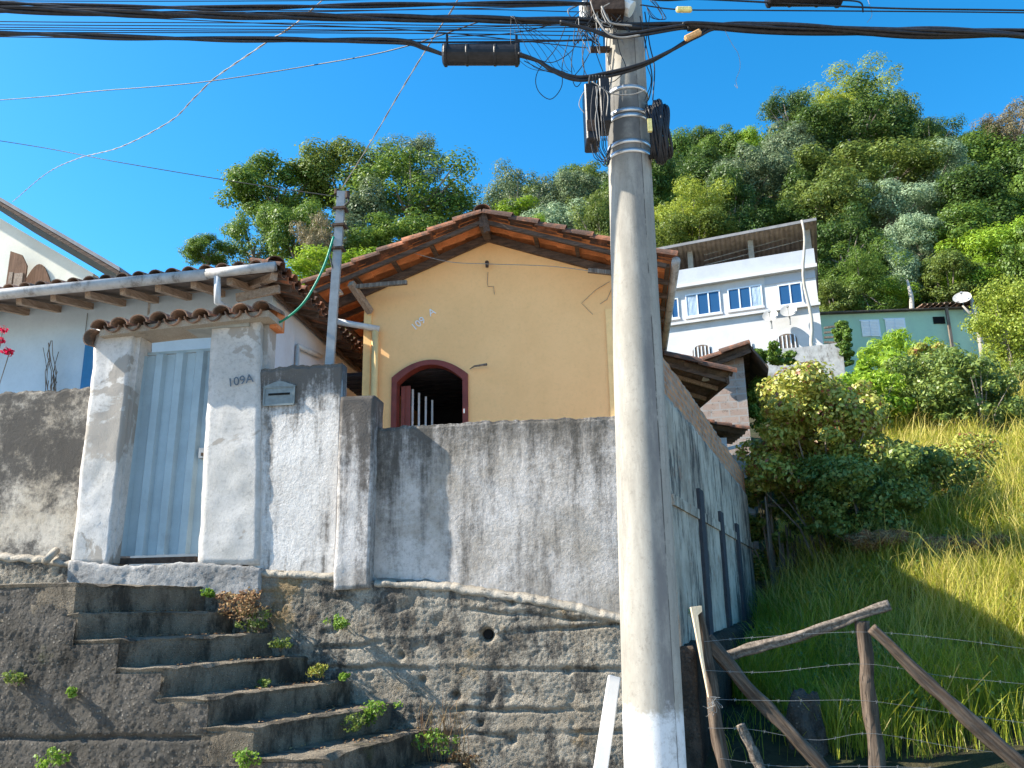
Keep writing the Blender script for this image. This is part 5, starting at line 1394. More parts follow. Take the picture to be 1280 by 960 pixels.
for (x0, y0, x1, y1) in ((1078, 421, 1097, 401), (1108, 417, 1129, 399)):
    a = FN.px(x0, y0, 0); b = FN.px(x1, y1, 0); mb = MB(FN); mb.box((a[0], -.05, a[1]), (b[0], -.005, b[1])); w = mb.build('shutters', M['lettering'], GH)
    mb = MB(FN)
    for k in range(9): z = a[1]+.08+(b[1]-a[1]-.16)*k/8; mb.box((a[0]+.04, -.07, z-.012), (b[0]-.04, -.052, z+.012))
    mb.box(((a[0]+b[0])/2-.015, -.08, a[1]), ((a[0]+b[0])/2+.015, -.052, b[1])); mb.build('slats', M['alu'], w)
    mb = MB(FN); mb.box((a[0]-.06, -.04, b[1]), (b[0]+.06, -.004, b[1]+.06)); mb.box((b[0], -.04, a[1]-.05), (b[0]+.06, -.004, b[1]+.0)); mb.build('frame', M['alu'], w)
a = FN.px(1167, 405, 0); b = FN.px(1180, 396, 0); mb = MB(FN); mb.box((a[0], -.05, a[1]), (b[0], -.004, b[1])); mb.build('opening', M['black'], GH)
mb = MB(FN); u = FN.px(1182, 400, 0)[0]; mb.box((u-.06, -.3, -2), (u+.06, -.18, gt1+.3)); mb.build('veranda_post', M['wood_grey'], GH)
mb = MB(FN); u0, u1 = FN.px(1216, 400, 0)[0], FN.px(1245, 400, 0)[0]; mb.box((gu1+.004, .5, -6), (u1+1.5, 5, gt1-.9)); mb.build('shed', M['tile_dirty'], GH)
dish(FN, 1203, 374, -.4, .42, 'white satellite dish on the right end of the green house roof', (-.4, -.7, .6))
a = FN.px(1218, 385, -.5); mb = MB(FN)
mb.tube([(a[0], -.5, a[1]-4), (a[0]+.05, -.5, a[1]-1), (a[0]-.1, -.5, a[1]+.5)], [.16, .13, .09], 8); mb.tube([(a[0], -.5, a[1]-.6), (a[0]-.6, -.6, a[1]+.1)], [.08, .04], 6); mb.tube([(a[0], -.5, a[1]-.2), (a[0]+.45, -.4, a[1]+.5)], [.08, .04], 6)
o = mb.build('bare_trunk', M['bark_pale'], smooth=True); tag(o, 'bare white tree stump with cut branches at the end of the green house', 'tree stump')
# far pale trunk behind the green house
p = at(1140, 392, 44); q = at(1134, 350, 44.2); mb = MB(); mb.tube([(p.x+.2, p.y, p.z-3), tuple(p), tuple((p+q)/2+Vector((.1, 0, 0))), tuple(q)], [.16, .14, .12, .06], 8); o = mb.build('bare_trunk', M['bark_pale'], smooth=True); tag(o, 'slim pale tree trunk rising behind the green house roof', 'tree trunk')

# ---------------------------------------------------------------- tiled outbuildings behind the side wall
# outbuilding: tile roof whose eave corner points at the plot
FO = Frame(at(912, 470, 14.5), R(-4))
OB = thing('tiled_outbuilding', 'low outbuilding with overhanging brown tile roof behind the side wall', 'outbuilding', FO.w(-1, 0, -1.5))
r0 = FO.px(828, 447, 0); r1 = FO.px(913, 470, 0)
tiled_slope(FO, r0, r1, 0, 4.2, 'roof_slope', OB, M['tile_rake'], M['tile_dirty'], period=.2, run=.4)
barrel_row(FO, r0, r1, -.02, 'rake_tiles', OB, M['tile_rake'], r=.13, lift=.02, run=.55); barrel_row(FO, r0, r1, .24, 'rake_tiles', OB, M['tile_rake'], r=.12, lift=.13, run=.55)
mb = MB(FO); mb.bar((r0[0], .05, r0[1]-.09), (r1[0]-.04, .05, r1[1]-.08), .05, .07); mb.bar((r1[0]-.05, 0, r1[1]-.08), (r1[0]-.05, 4.1, r1[1]-.08), .05, .11); mb.build('fascia', M['wood_dark'], OB)
for k in range(5): 
    mb = MB(FO); v = .5+k*.75; mb.bar((r0[0], v, r0[1]-.10), (r1[0]-.08, v, r1[1]-.10), .05, .07); mb.build('rafter', M['wood_rafter'], OB)
uw = r1[0]-.75; mb = MB(FO); mb.box((r0[0]-1, .5, -1.5), (uw, 4, r0[1]-.25)); mb.build('wall', M['yellow_trim'], OB)
a = FO.px(882, 474, .3); mb = MB(FO); mb.tube([(a[0], .3, a[1]+.07), (a[0], .3, a[1]-.02)], [.03, .07], 10); mb.build('eave_lamp', M['ceramic'], OB)
# brick house behind it
FK = Frame(at(935, 500, 18.5), R(14))
KB = thing('brick_house', 'unplastered pink block house with sloping tile roof behind the outbuilding', 'house', FK.w(-1, 0, -1))
M['block'] = m_brick('pink_hollow_block', FK.yaw, (.40, .30, .245), (.33, .24, .195), (.36, .33, .30), sx=1.5)
bu0 = FK.px(845, 500, 0)[0]; bu1 = FK.px(934, 500, 0)[0]; bt = FK.px(934, 446, 0)[1]; bt0 = FK.px(870, 462, 0)[1]
mb = MB(FK); mb.prism([(bu0, -2), (bu1, -2), (bu1, bt), (bu0, bt0)], 0, .18); mb.build('wall', M['block'], KB)
mb = MB(FK); mb.box((bu1-.18, .184, -2), (bu1-.003, 4.5, bt)); mb.build('wall', M['side'], KB)
ka = FK.px(872, 458, -.3); kb = FK.px(938, 432, -.3)
tiled_slope(FK, kb, ka, -.3, 4.6, 'roof_slope', KB, M['tile_rake'], M['tile_dirty'])
barrel_row(FK, kb, ka, -.34, 'rake_tiles', KB, M['tile_rake'], r=.14, lift=.03, run=.6); barrel_row(FK, kb, ka, -.06, 'rake_tiles', KB, M['tile_rake'], r=.13, lift=.10, run=.6)
kc = FK.px(945, 452, -.3); mb = MB(FK); mb.prism([(kb[0], kb[1]+.02), (kc[0]+.25, kb[1]-.5), (kc[0]+.25, kb[1]-.56), (kb[0], kb[1]-.06)], -.3, 4.6); mb.build('roof_side', M['tile_dirty'], KB)
mb = MB(FK); mb.bar((kb[0], -.25, kb[1]-.1), (ka[0], -.25, ka[1]-.1), .05, .09); mb.build('rake_board', M['wood_dark'], KB)
# little lower roof
FL = Frame(at(932, 540, 17.2), R(0))
LR = thing('shed', 'small shed with low tile roof below the pink block wall', 'shed', FL.w(-1, 0, -1))
la = FL.px(868, 528, 0); lb = FL.px(933, 540, 0)
tiled_slope(FL, la, lb, 0, 1.2, 'roof_slope', LR, M['tile_rake'], M['tile_dirty']); barrel_row(FL, la, lb, -.02, 'rake_tiles', LR, M['tile_rake'], r=.09, lift=.02)
mb = MB(FL); mb.box((la[0]-.5, .25, -1), (lb[0]-.35, 1.1, lb[1]-.06)); mb.build('wall', M['bluewhite'], LR)
mb = MB(FL); a = FL.px(898, 566, -.1); b = FL.px(930, 556, -.1); mb.bar((a[0]-.3, -.1, a[1]-.03), (b[0], -.1, b[1]), .05, .06); mb.build('gutter', M['pvc'], LR)
p = at(920, 580, 16.8); mb = MB(); mb.box((p.x-.28, p.y, -.5), (p.x+.3, p.y+.3, p.z+.18)); o = mb.build('brick_pier', M['block']); tag(o, 'short broken brick pier at the end of the side wall', 'pier')
# picket fence of old sticks
PF = thing('picket_fence', 'old grey stick picket fence leaning at the end of the side wall', 'fence', FS.w(uE+.2, 0, 0))
for k in range(26):
    t = k/25; u = uE-.1 + t*2.6; v = -.25 - .03*k + random.uniform(-.05, .05) + (.0); zt_ = FS.px(935, 600, -.3)[1]*1.0 - .25 + random.uniform(-.25, .35) - .02*k; g = terrain(*FS.w(u, v, 0)[:2])-.2
    mb = MB(FS); l = random.uniform(-.08, .10); mb.tube([(u, v, g), (u+l*.5, v+.01, (g+zt_)/2), (u+l, v, zt_)], [random.uniform(.02, .035), .022, .014], 6); mb.build('picket', M['wood_grey'], PF)
for z in (.6, 1.6): mb = MB(FS); mb.bar((uE-.1, -.3, z), (uE+2.5, -1.05, z+.2), .03, .05); mb.build('rail', M['wood_grey'], PF)

# ---------------------------------------------------------------- barbed wire fence in front
def log(x0, y0, Y0, x1, y1, Y1, r0, r1, label, cat_, mat, bend=.0, name='fence_rail', split=False, seed=0):
    p, q = at(x0, y0, Y0), at(x1, y1, Y1); mb = MB(); n = 60; pts = []; rr = []
    d = (q-p).normalized(); sd = d.cross(Vector((0, 1, 0))).normalized()
    n0 = len(mb.v); seg = 20; a = sd; b = d.cross(sd)
    for i in range(n+1):
        t = i/n; c = p.lerp(q, t) + sd*bend*math.sin(math.pi*t) + sd*.02*noise.noise(Vector((t*4, seed, 0)))
        r = (r0+(r1-r0)*t)*KF
        for j in range(seg):
            w = 2*math.pi*j/seg; f = 1+.34*noise.noise(Vector((math.cos(w)*1.6, math.sin(w)*1.6, t*6+seed))) + .14*noise.noise(Vector((math.cos(w)*5, math.sin(w)*5, t*9+seed)))
            if split and j in (5, 6): f *= .62
            mb.v.append(c + (a*math.cos(w) + b*math.sin(w)*.85)*r*f)
    for i in range(n):
        for j in range(seg): mb.f.append([n0+i*seg+j, n0+i*seg+(j+1) % seg, n0+(i+1)*seg+(j+1) % seg, n0+(i+1)*seg+j])
    mb.f.append([n0+j for j in range(seg)]); mb.f.append([n0+n*seg+j for j in range(seg)])
    # grain along the log: the object's x axis follows it
    org = (p+q)/2
    ax = Matrix((d, a, b)).transposed()
    me = bpy.data.meshes.new(name); inv = ax.inverted(); me.from_pydata([tuple(inv @ (v-org)) for v in mb.v], [], mb.f)
    bm = bmesh.new(); bm.from_mesh(me); bmesh.ops.recalc_face_normals(bm, faces=bm.faces); bm.to_mesh(me); bm.free()
    me.polygons.foreach_set('use_smooth', [True]*len(me.polygons)); me.materials.append(mat)
    o = bpy.data.objects.new(name, me); C.objects.link(o); o.matrix_world = Matrix.Translation(org) @ ax.to_4x4(); tag(o, label, cat_); WL[o.name] = org; return o
YF = 7.75; KF = 1.3
log(1102, 1010, YF, 1077, 776, YF, .052, .045, 'upright weathered fence post in the middle of the barbed wire fence', 'fence post', M['wood_fence'], 0, 'fence_post', seed=1)
log(915, 1010, YF, 872, 765, YF, .045, .04, 'fence post with a pale freshly split edge next to the concrete pole', 'fence post', M['wood_fence'], 0, 'fence_post', seed=2)
p, q = at(867, 760, YF-.10), at(886, 872, YF-.10); mb = MB(); mb.bar(tuple(p), tuple(q), .03, .012, up=(0, 1, 0)); 
me_p = MB(); me_p.v = [p+Vector(x)*1.48 for x in ((-.014, 0, .005), (.048, 0, .012), (.048, 0, -.02), (.022, 0, -.04))] + [q+Vector((.0, 0, 0))] + [p+Vector(x)*1.48 for x in ((-.014, .04, .005), (.048, .04, .012), (.048, .04, -.02), (.022, .04, -.04))] + [q+Vector((0, .05, 0))]
me_p.f = [[0, 1, 2, 3, 4], [9, 8, 7, 6, 5], [0, 5, 6, 1], [1, 6, 7, 2], [2, 7, 8, 3], [3, 8, 9, 4], [4, 9, 5, 0]]
o = me_p.build('split_stake', M['wood_pale']); tag(o, 'pale split wooden stake tied to the post next to the concrete pole', 'stake')
log(905, 822, YF+.15, 1112, 757, YF-.05, .038, .032, 'grey split log rail sloping up to the middle post', 'fence rail', M['wood_grey'], -.01, seed=3, split=True)
log(882, 800, YF+.05, 1045, 980, YF-.1, .05, .04, 'dark brace log sloping down right from the post near the concrete pole', 'brace log', M['wood_fence'], 0, 'brace_log', seed=4, split=True)
log(1089, 785, YF-.12, 1290, 968, YF-.3, .035, .055, 'cracked brace log sloping down to the right edge', 'brace log', M['wood_fence'], -.02, 'brace_log', seed=5, split=True)
log(926, 905, YF-.05, 960, 985, YF-.05, .03, .035, 'short broken stake leaning at the bottom by the concrete pole', 'stake', M['wood_grey'], 0, 'stake', seed=6)
wires = [([(880, 802), (940, 797), (1075, 790), (1180, 798), (1290, 812)], 'top'), ([(880, 838), (960, 840), (1078, 830), (1180, 845), (1290, 856)], 'second'), ([(885, 874), (980, 876), (1082, 876), (1180, 890), (1290, 905)], 'third'),
         ([(885, 910), (940, 912), (1020, 925), (1090, 917), (1200, 935), (1290, 945)], 'fourth'), ([(900, 948), (980, 958), (1090, 958), (1200, 962), (1290, 970)], 'lowest')]
for pts, nm in wires:
    P = cat([at(x, y, YF-.07) for x, y in pts], 14); mb = MB(); mb.tube(P, .0016, 5); nxt = .2
    L = 0; last = 0
    for k in range(1, len(P)):
        L += (P[k]-P[k-1]).length
        if L-last > nxt:
            last = L; c = P[k]; nxt = random.uniform(.15, .45)
            for (dx, dz) in ((.008, .012), (.012, -.010)):
                mb.tube([tuple(c-Vector((dx, .006, dz))), tuple(c+Vector((dx, .006, dz)))], .0016, 4)
    o = mb.build('barbed_wire', M['barbed'], fix=False); tag(o, f'{nm} strand of barbed wire on the wooden fence', 'barbed wire', 'strands of barbed wire')
mb = MB()   # wire knot
for k in range(7):
    c = at(888+random.uniform(-3, 6), 882+random.uniform(-4, 6), YF-.1); pts = [c + Vector((random.uniform(-.05, .07), random.uniform(-.02, .02), random.uniform(-.05, .05))) for i in range(6)]; mb.tube(cat(pts, 5), .0018, 4)
o = mb.build('wire_knot', M['barbed'], fix=False); tag(o, 'tangled knot of loose wire on the post near the concrete pole', 'wire')
# rock
p = at(1006, 868, 8.2); bm = bmesh.new(); bmesh.ops.create_icosphere(bm, subdivisions=4, radius=1)
for v in bm.verts:
    f = 1+.35*noise.noise(v.co*1.4) + .12*noise.noise(v.co*4); v.co = Vector((v.co.x*.17*f, v.co.y*.17*f, max(-1, min(.8, v.co.z))*.42*f))
me = bpy.data.meshes.new('boulder'); bm.to_mesh(me); bm.free(); me.materials.append(M['agg']); o = bpy.data.objects.new('boulder', me); C.objects.link(o); o.location = (p.x, p.y, p.z-.33); tag(o, 'grey boulder standing in the dark grass behind the fence', 'rock')
# white plank
p, q = at(768, 846, 4.95), at(745, 1000, 4.6); mb = MB(); mb.bar(tuple(p), tuple(q), .07, .03, up=(0, 1, 0)); o = mb.build('plank', M['whiteplank'])
o.modifiers.new('bevel', 'BEVEL').width = .006; tag(o, 'white painted plank leaning beside the foot of the concrete pole', 'plank')

# ---------------------------------------------------------------- utility pole
YP = 4.7
pb = at(819, 960, YP); pt_ = at(781, 60, YP+.05); ax = (pt_-pb).normalized()
def pole_at(z): return pb + ax*((z-pb.z)/ax.z)
def pole_r(z): return .156 - (z-pb.z)*(.156-.123)/(pt_.z-pb.z)
UPole = thing('utility_pole', 'big round tapered concrete utility pole with whitewashed foot', 'utility pole', pole_at(-1.6))
mb = MB(); zs = [-1.9 + i*.12 for i in range(int(11/.12))]; seg = 64; n0 = 0; sa = R(-52)      # seam faces the viewer's right
for z in zs:
    c = pole_at(z); r = pole_r(z)
    for j in range(seg):
        t = 2*math.pi*j/seg; dd = abs((t-sa+math.pi) % (2*math.pi)-math.pi)
        rr = r - .004*math.exp(-(dd/.035)**2) + .004*math.exp(-((dd-.09)/.05)**2) + .0012*noise.noise(Vector((math.cos(t)*3, math.sin(t)*3, z*2)))
        mb.v.append(c + Vector((math.cos(t)*rr, math.sin(t)*rr, 0)))
for i in range(len(zs)-1):
    for j in range(seg): mb.f.append([i*seg+j, i*seg+(j+1) % seg, (i+1)*seg+(j+1) % seg, (i+1)*seg+j])
mb.f.append([(len(zs)-1)*seg+j for j in range(seg)])
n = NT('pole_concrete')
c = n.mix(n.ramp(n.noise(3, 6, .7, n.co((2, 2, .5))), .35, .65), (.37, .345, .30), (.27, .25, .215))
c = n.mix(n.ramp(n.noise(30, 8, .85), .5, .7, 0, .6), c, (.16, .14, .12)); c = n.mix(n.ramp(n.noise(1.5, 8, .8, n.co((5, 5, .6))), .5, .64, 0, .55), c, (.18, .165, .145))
# darker blotchy band just left of the mould seam
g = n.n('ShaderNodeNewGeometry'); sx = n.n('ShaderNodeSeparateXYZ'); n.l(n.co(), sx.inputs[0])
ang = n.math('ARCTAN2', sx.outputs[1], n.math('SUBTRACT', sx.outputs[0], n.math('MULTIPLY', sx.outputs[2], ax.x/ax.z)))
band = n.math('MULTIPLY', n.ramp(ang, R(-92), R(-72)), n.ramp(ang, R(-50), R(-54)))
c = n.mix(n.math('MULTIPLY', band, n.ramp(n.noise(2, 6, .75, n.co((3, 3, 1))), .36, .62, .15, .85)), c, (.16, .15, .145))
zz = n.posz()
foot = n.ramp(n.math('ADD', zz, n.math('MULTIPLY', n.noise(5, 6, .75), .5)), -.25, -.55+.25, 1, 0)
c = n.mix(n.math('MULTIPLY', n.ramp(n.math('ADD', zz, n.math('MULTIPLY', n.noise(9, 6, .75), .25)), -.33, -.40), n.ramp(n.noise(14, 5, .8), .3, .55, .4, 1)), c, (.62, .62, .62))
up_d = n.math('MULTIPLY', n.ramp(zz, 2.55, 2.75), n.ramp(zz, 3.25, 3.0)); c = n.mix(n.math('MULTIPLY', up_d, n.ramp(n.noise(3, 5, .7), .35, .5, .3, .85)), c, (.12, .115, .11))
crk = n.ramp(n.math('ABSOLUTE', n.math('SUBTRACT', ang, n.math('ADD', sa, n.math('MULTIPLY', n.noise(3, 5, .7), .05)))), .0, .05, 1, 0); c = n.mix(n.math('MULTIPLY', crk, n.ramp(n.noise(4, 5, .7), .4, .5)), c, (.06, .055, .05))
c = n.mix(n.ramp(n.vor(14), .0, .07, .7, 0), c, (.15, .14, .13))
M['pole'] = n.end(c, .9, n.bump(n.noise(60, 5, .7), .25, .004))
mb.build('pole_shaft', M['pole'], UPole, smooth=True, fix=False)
def zpix(y):  # height on the pole seen at image row y
    return at(790, y, YP-.12).z
for y in (103, 132, 139, 172, 184):
    z = zpix(y); c0_ = pole_at(z); r = pole_r(z)+.004; mb = MB(); seg = 48; n0 = len(mb.v)
    for (dz, rr) in ((-.012, r-.003), (-.012, r+.003), (.012, r+.003), (.012, r-.003)):
        for j in range(seg): t = 2*math.pi*j/seg; mb.v.append(c0_+Vector((math.cos(t)*rr, math.sin(t)*rr, dz)))
    for k in range(3):
        for j in range(seg): mb.f.append([n0+k*seg+j, n0+k*seg+(j+1) % seg, n0+(k+1)*seg+(j+1) % seg, n0+(k+1)*seg+j])
    mb.build('steel_band', M['steel'], UPole, smooth=True, fix=False)
z = zpix(15); c0_ = pole_at(z); mb = MB(); mb.box((c0_.x-.23, c0_.y-.28, z-.06), (c0_.x-.03, c0_.y-.10, z+.10)); mb.build('bracket', M['rust'], UPole)
mb = MB(); mb.tube([tuple(c0_+Vector((-.1, -.2, .06))), tuple(c0_+Vector((.02, -.22, -.02)))], .05, 10); mb.build('insulator', M['ceramic'], UPole); mb = MB(); mb.tube([tuple(c0_+Vector((-.26, -.15, -.08))), tuple(c0_+Vector((-.26, -.15, .08)))], .035, 10); mb.build('insulator', M['ceramic'], UPole)
a = at(738, 62, YP-.02); b = at(762, 62, YP-.02); mb = MB(); mb.bar(tuple(a), tuple(b), .03, .03); mb.build('bracket', M['rust'], UPole)

def closure(x0, x1, yc, hh, Y, label):
    a, b = at(x0, yc, Y), at(x1, yc+(0), Y); r = hh/2*a.length/F_PX; c = (a+b)/2; t = thing('splice_closure', label, 'cable box', c, 'cable splice closures')
    mb = MB(); d = (b-a); L = d.length; prof = [(0, .75), (.015, .95), (.03, 1.06), (.06, 1.06), (.065, .93), (.30, .93), (.31, 1.0), (.33, 1.0), (.34, .93), (.66, .93), (.67, 1.0), (.69, 1.0), (.70, .93), (.935, .93), (.94, 1.06), (.97, 1.06), (.985, .95), (1, .75)]
    mb.tube([tuple(a+d*p[0]) for p in prof], [r*p[1] for p in prof], 20); mb.build('shell', M['blackpl'], t, smooth=False)
    mb = MB(); mb.box((a.x, c.y-.02, c.z+r*.8), (b.x, c.y+.02, c.z+r*1.08)); mb.build('flange', M['blackpl'], t)
    for f in (.06, .96): 
        mb = MB(); q = a+d*f; mb.tube([tuple(q+Vector((0, 0, r*.9))), tuple(q+Vector((0, 0, r*2.2)))], .008, 6); mb.build('hanger', M['cable'], t)
closure(553, 650, 69, 25, YP-.15, 'black ribbed splice closure hanging left of the pole')
closure(958, 1052, -4, 22, YP-.15, 'black ribbed splice closure at the top right of the pole')
# terminal box on the left of the pole
a = at(732, 178, YP-.18); b = at(757, 104, YP-.18)
TB = thing('terminal_box', 'black cable terminal box strapped to the left side of the pole', 'cable box', (a+b)/2)
mb = MB(); mb.box((a.x+.004, YP-.22, a.z), (a.x+.085, YP-.05, b.z-.02)); o = mb.build('box_body', M['blackpl'], TB); o.modifiers.new('b', 'BEVEL').width = .008
mb = MB(); mb.box((a.x+.09, YP-.24, a.z+.10), (a.x+.15, YP-.07, b.z)); o = mb.build('box_lid', M['blackpl'], TB); o.modifiers.new('b', 'BEVEL').width = .006
mb = MB(); mb.box((a.x+.008, YP-.226, a.z+.05), (a.x+.06, YP-.221, a.z+.12)); mb.build('box_plate', M['rust'], TB)
for k in range(6):
    mb = MB(); xx = a.x+.03+.018*k; mb.tube([(xx, YP-.21, b.z-.03), (xx+.01, YP-.23, b.z+.02)], .008, 6); mb.build('cable_gland', M['blackpl'], TB)
# coil on the right: loops of spare cable seen nearly edge on
cc = at(824, 165, YP-.05); COIL = MB(); Hc = 40*cc.length/F_PX; 
for k in range(19):
    pts = []; xo = (k-9)*.0062 + random.uniform(-.004, .004); s = 1-.022*abs(k-9) + random.uniform(-.05, .02)
    for i in range(29):
        t = 2*math.pi*i/28; pts.append((cc.x+xo+.012*math.sin(t*2+k)+.05*math.cos(t)*0.35, cc.y+.13*math.cos(t)*s, cc.z+Hc*math.sin(t)*s))
    COIL.tube(pts, .0085, 6)
o = COIL.build('cable_coil', M['cable'], smooth=True, fix=False); tag(o, 'coil of black spare cable hung on the right side of the pole', 'cable coil')
mb = MB(); q = at(812, 155, YP-.22); mb.box((q.x-.012, q.y-.01, q.z-.05), (q.x+.012, q.y+.01, q.z+.03)); o = mb.build('cable_tag', M['tag']); tag(o, 'small yellow tag tied on the cable coil', 'tag', 'cable tags')

def cable(pts, r, label, Y=YP-.16, name='overhead_cable', mat='cable', group='overhead cables', n=12, twist=0):
    r *= .85; P = cat([at(p[0], p[1], p[2] if len(p) > 2 else Y) for p in pts], n); mb = MB()
    if twist:
        for s in range(twist):
            Q = []; L = 0
            for k, p in enumerate(P):
                if k: L += (p-P[k-1]).length
                d = (P[min(k+1, len(P)-1)]-P[max(0, k-1)]).normalized(); a = d.cross(Vector((0, 0, 1))).normalized(); b = d.cross(a)
                w = L*2*math.pi/(1.7 if mat == 'cable' else .55) + s*2*math.pi/twist + .6*noise.noise(Vector((L*1.3, s*7, 0))); Q.append(p + (a*math.cos(w)+b*math.sin(w))*r*1.0)
            mb.tube(Q, r, 6)
    else: mb.tube(P, r, 7)
    o = mb.build(name, M[mat], smooth=True, fix=False); tag(o, label, 'cable', group); return o
cable([(-500, 5), (-200, 8), (0, 12), (200, 18), (400, 21), (600, 24), (735, 27), (790, 33), (870, 32), (960, 36), (1100, 40), (1280, 42), (1600, 50), (2000, 62)], .015, 'thick black cable bundle running straight across past the pole', n=30, twist=3)
cable([(-500, 34), (0, 42), (200, 48), (400, 50), (500, 52), (530, 60), (556, 69)], .0115, 'thick black cable entering the left end of the closure', n=30, twist=2)
cable([(300, 51), (500, 53), (650, 52), (740, 50)], .007, 'black cable just above the left closure')
cable([(648, 68), (672, 76), (692, 88), (722, 98), (760, 93), (800, 82), (835, 65), (870, 45), (905, 32), (1000, 33), (1100, 38), (1280, 40), (1700, 50)], .012, 'black cable looping under the pole top from closure to right bundle', Y=YP-.2, n=14, twist=2)
cable([(700, 28), (735, 36), (765, 45), (800, 42), (850, 34), (900, 30), (1280, 44), (1700, 54)], .011, 'black cable sagging in front of the pole top', Y=YP-.22, twist=2)
cable([(860, 33), (930, 34), (1100, 40), (1280, 43), (1700, 56)], .022, 'thickest black bundle on the right of the pole', Y=YP-.19, n=20, twist=2)
cable([(-500, -20), (0, 4), (250, 10), (500, 6), (740, 4), (780, 6)], .011, 'upper black cable left of the pole top', twist=2, n=20)
cable([(780, -4), (900, 0), (1100, 10), (1280, 13), (1700, 20)], .007, 'upper black cable right of the pole top')
cable([(800, 6), (850, 12), (950, 13), (1280, 16), (1700, 24)], .005, 'thin cable carrying the yellow tag right of the pole')
cable([(960, -3), (900, -4), (830, 0), (790, -6)], .009, 'cable from the right closure to the pole top')
cable([(1050, 0), (1075, 3), (1079, 15)], .006, 'short cable end hanging at the right closure')
for k, (ya, yb, yc) in enumerate(((27, 29, 30), (31, 33, 34), (34, 37, 38), (37, 39, 39), (40, 41, 43), (1, 1, -2), (14, 15, 13), (46, 52, 50), (8, 13, 10))):
    cable([(-500, ya-4+random.uniform(-3, 3)), (0, ya), (360, yb), (560, yc+random.uniform(-2, 2)), (735, yc+random.uniform(-6, 4))], .0036, 'thin black wire among the parallel wires left of the pole', Y=YP-.1+random.uniform(-.12, .08), group='thin parallel wires left of the pole', n=16)
cable([(0, 14), (300, 28), (520, 38), (735, 60)], .0036, 'thin black wire crossing obliquely down to the pole', Y=YP)
cable([(560, 46), (650, 40), (740, 16)], .0036, 'thin black wire rising to the pole top left', Y=YP)
# drop wires
cable([(640, -230, 4.8), (400, 3, 5.4), (330, 55, 6.0), (272, 95, 6.8), (243, 122, 7.3), (212, 152, 8), (150, 184, 9), (98, 198, 10.2), (58, 217, 11.5), (16, 252, 13)], .0045, 'pale twisted drop cable curving down to the cream house', mat='steelcable', twist=2, n=10)
cable([(640, -130, 4.8), (572, 0, 5.2), (545, 42, 5.6), (502, 112, 6.4), (462, 180, 7.2), (427, 236, 7.95)], .004, 'pale twisted drop cable running down to the steel post', mat='steelcable', twist=2)
cable([(-400, 150, 9), (0, 125, 7.6), (120, 114, 7), (250, 103, 6.4), (400, 80, 5.8), (500, 60, 5.2), (620, 20, 4.8)], .005, 'single dark wire rising across the sky from the left edge')
cable([(-400, 120, 9), (0, 176, 9), (150, 203, 8.6), (300, 228, 8.3), (423, 246, 8.0)], .005, 'single dark wire falling across the sky to the steel post')
# tangle round the pole head: thin loops, each a wire of its own
random.seed(23)
LT = 'thin black wire loop in the tangle beside the pole head'
def loop(pts, col='cable', r=.003, Y=None): cable(pts, r, LT, Y=Y or YP-.15+random.uniform(-.06, .06), name='tangled_wire', mat=col, group='tangled wires at the pole head', n=8)
loop([(710, 25), (695, 60), (672, 90), (672, 112), (688, 124), (702, 108), (703, 80), (712, 45)])
loop([(725, 30), (715, 70), (716, 100), (722, 108), (730, 92), (728, 60), (735, 35)])
loop([(745, 45), (735, 70), (722, 90), (712, 95), (680, 88), (655, 76)])
loop([(735, 40), (728, 75), (735, 98), (742, 108)])
loop([(740, 52), (750, 80), (757, 100), (752, 110)])
loop([(762, 30), (758, 60), (764, 90), (762, 108), (758, 118)])
loop([(770, 40), (775, 65), (782, 85), (770, 100), (760, 104)])
loop([(722, 52), (712, 66), (690, 78), (665, 72)])
loop([(800, 20), (808, 60), (815, 95), (812, 120), (808, 128)], r=.0045)
loop([(806, 15), (812, 55), (818, 85), (816, 125)], r=.0045)
loop([(812, 20), (806, 70), (814, 100), (806, 125)])
loop([(808, 112), (790, 118), (765, 117), (745, 105)], 'steelcable', .004, YP-.24)
loop([(740, 102), (755, 112), (760, 122), (758, 145)], 'steelcable', .004, YP-.24)
loop([(752, 8), (760, 25), (768, 30), (790, 32)], 'steelcable', .007, YP-.26)
loop([(745, 22), (758, 40), (775, 47), (800, 44)], 'steelcable', .007, YP-.26)
loop([(738, 2), (745, 20), (757, 28), (752, 12), (762, 4)], 'steelcable', .004, YP-.26)
for k in range(30):
    x0 = random.uniform(722, 768); y0 = random.uniform(-8, 30); loop([(x0, y0), (x0+random.uniform(-18, 12), y0+random.uniform(8, 22)), (x0+random.uniform(-14, 22), y0+random.uniform(20, 45)), (x0+random.uniform(-10, 26), y0+random.uniform(0, 20))], random.choice(['cable', 'cable', 'steelcable']), .003)
for k in range(9):
    x0 = 738+k*2.4; loop([(x0, 172), (x0+random.uniform(-2, 2), 185), (x0+6+random.uniform(-2, 2), 198), (758+random.uniform(-2, 3), 208-random.uniform(0, 10)), (764, 180)], 'cable', .003)
for k in range(6):
    x0 = 742+k*3.; loop([(x0, 108), (x0+random.uniform(-3, 3), 128), (x0+random.uniform(-3, 3), 150), (x0+2, 176)], random.choice(['cable', 'steelcable']), .003, YP-.27)
loop([(735, 108), (727, 120), (724, 132), (731, 142)], 'steelcable', .003, YP-.2)
for k in range(4): loop([(812+2*k, 0), (822+random.uniform(-4, 8), 14), (828+random.uniform(-6, 6), 24), (816+random.uniform(-4, 4), 22), (808, 8)], 'cable', .0022)
loop([(905, 36), (915, 55), (923, 68), (925, 85), (920, 100), (922, 110), (918, 106)], 'steelcable', .0016)
loop([(1085, 0), (1090, 18), (1084, 28)], 'steelcable', .0016)
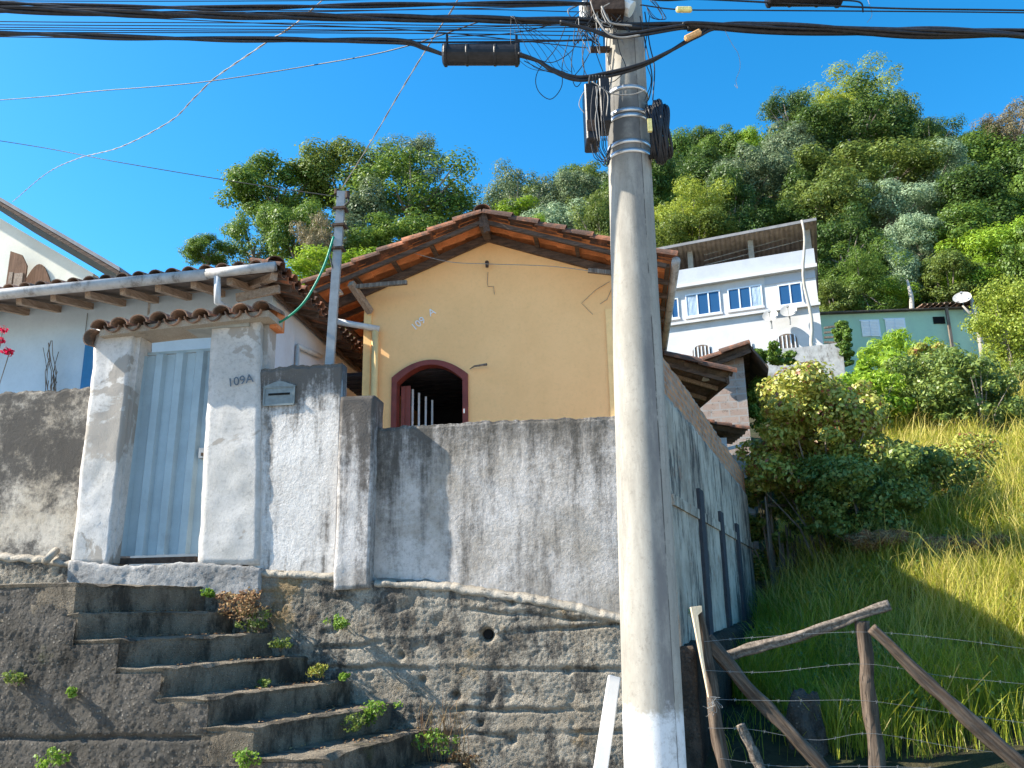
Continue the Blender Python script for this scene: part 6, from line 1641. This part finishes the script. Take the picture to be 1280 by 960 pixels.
for k in range(8): loop([(640+random.uniform(-4, 4), 20), (640+k*9, 60), (660+k*8, 84), (690+k*4, 90)], 'cable', .0018)
for (x, y, m_, lab, tl) in ((855, 12, 'tag', 'yellow spiral tag on the thin cable right of the pole', 0), (866, 44, 'tag2', 'orange tag on the cable loop right of the pole', .5)):
    a = at(x-10, y+(5 if tl else 0), YP-.26); b = at(x+10, y-(5 if tl else 0), YP-.26); mb = MB(); mb.bar(tuple(a), tuple(b), .03, .035); o = mb.build('cable_tag', M[m_]); o.modifiers.new('b', 'BEVEL').width = .008; tag(o, lab, 'tag', 'cable tags')

# ---------------------------------------------------------------- unique labels for the thin repeated things are shared by group on purpose

# ---------------------------------------------------------------- light
EL = R(38.2)
w = bpy.data.worlds.new('World'); sc.world = w; w.use_nodes = True; nt = w.node_tree; nt.nodes.clear()
sky = nt.nodes.new('ShaderNodeTexSky'); sky.sky_type = 'NISHITA'; sky.sun_disc = False; sky.sun_elevation = EL; sky.sun_rotation = R(-90)
sky.altitude = 900; sky.air_density = 1.0; sky.dust_density = .9; sky.ozone_density = 4.0
bg = nt.nodes.new('ShaderNodeBackground'); bg.inputs[1].default_value = .125; out = nt.nodes.new('ShaderNodeOutputWorld')
hs = nt.nodes.new('ShaderNodeHueSaturation'); hs.inputs['Saturation'].default_value = 1.33; hs.inputs['Value'].default_value = 1.0; hs.inputs['Hue'].default_value = .49
nt.links.new(sky.outputs[0], hs.inputs['Color']); nt.links.new(hs.outputs[0], bg.inputs[0]); nt.links.new(bg.outputs[0], out.inputs[0])
sd = bpy.data.lights.new('sun', 'SUN'); sd.energy = 4.9; sd.angle = R(.5); sd.color = (1, .93, .80)
so = bpy.data.objects.new('sun', sd); C.objects.link(so)
L = Vector((1.0, .085, -.79)).normalized(); so.rotation_euler = L.to_track_quat('-Z', 'Y').to_euler()
sc.view_settings.view_transform = 'Standard'; sc.view_settings.look = 'None'; sc.view_settings.exposure = 1.4; sc.view_settings.gamma = 1
sc.render.engine = 'CYCLES'
sc.cycles.max_bounces = 8; sc.cycles.diffuse_bounces = 4; sc.cycles.transparent_max_bounces = 6
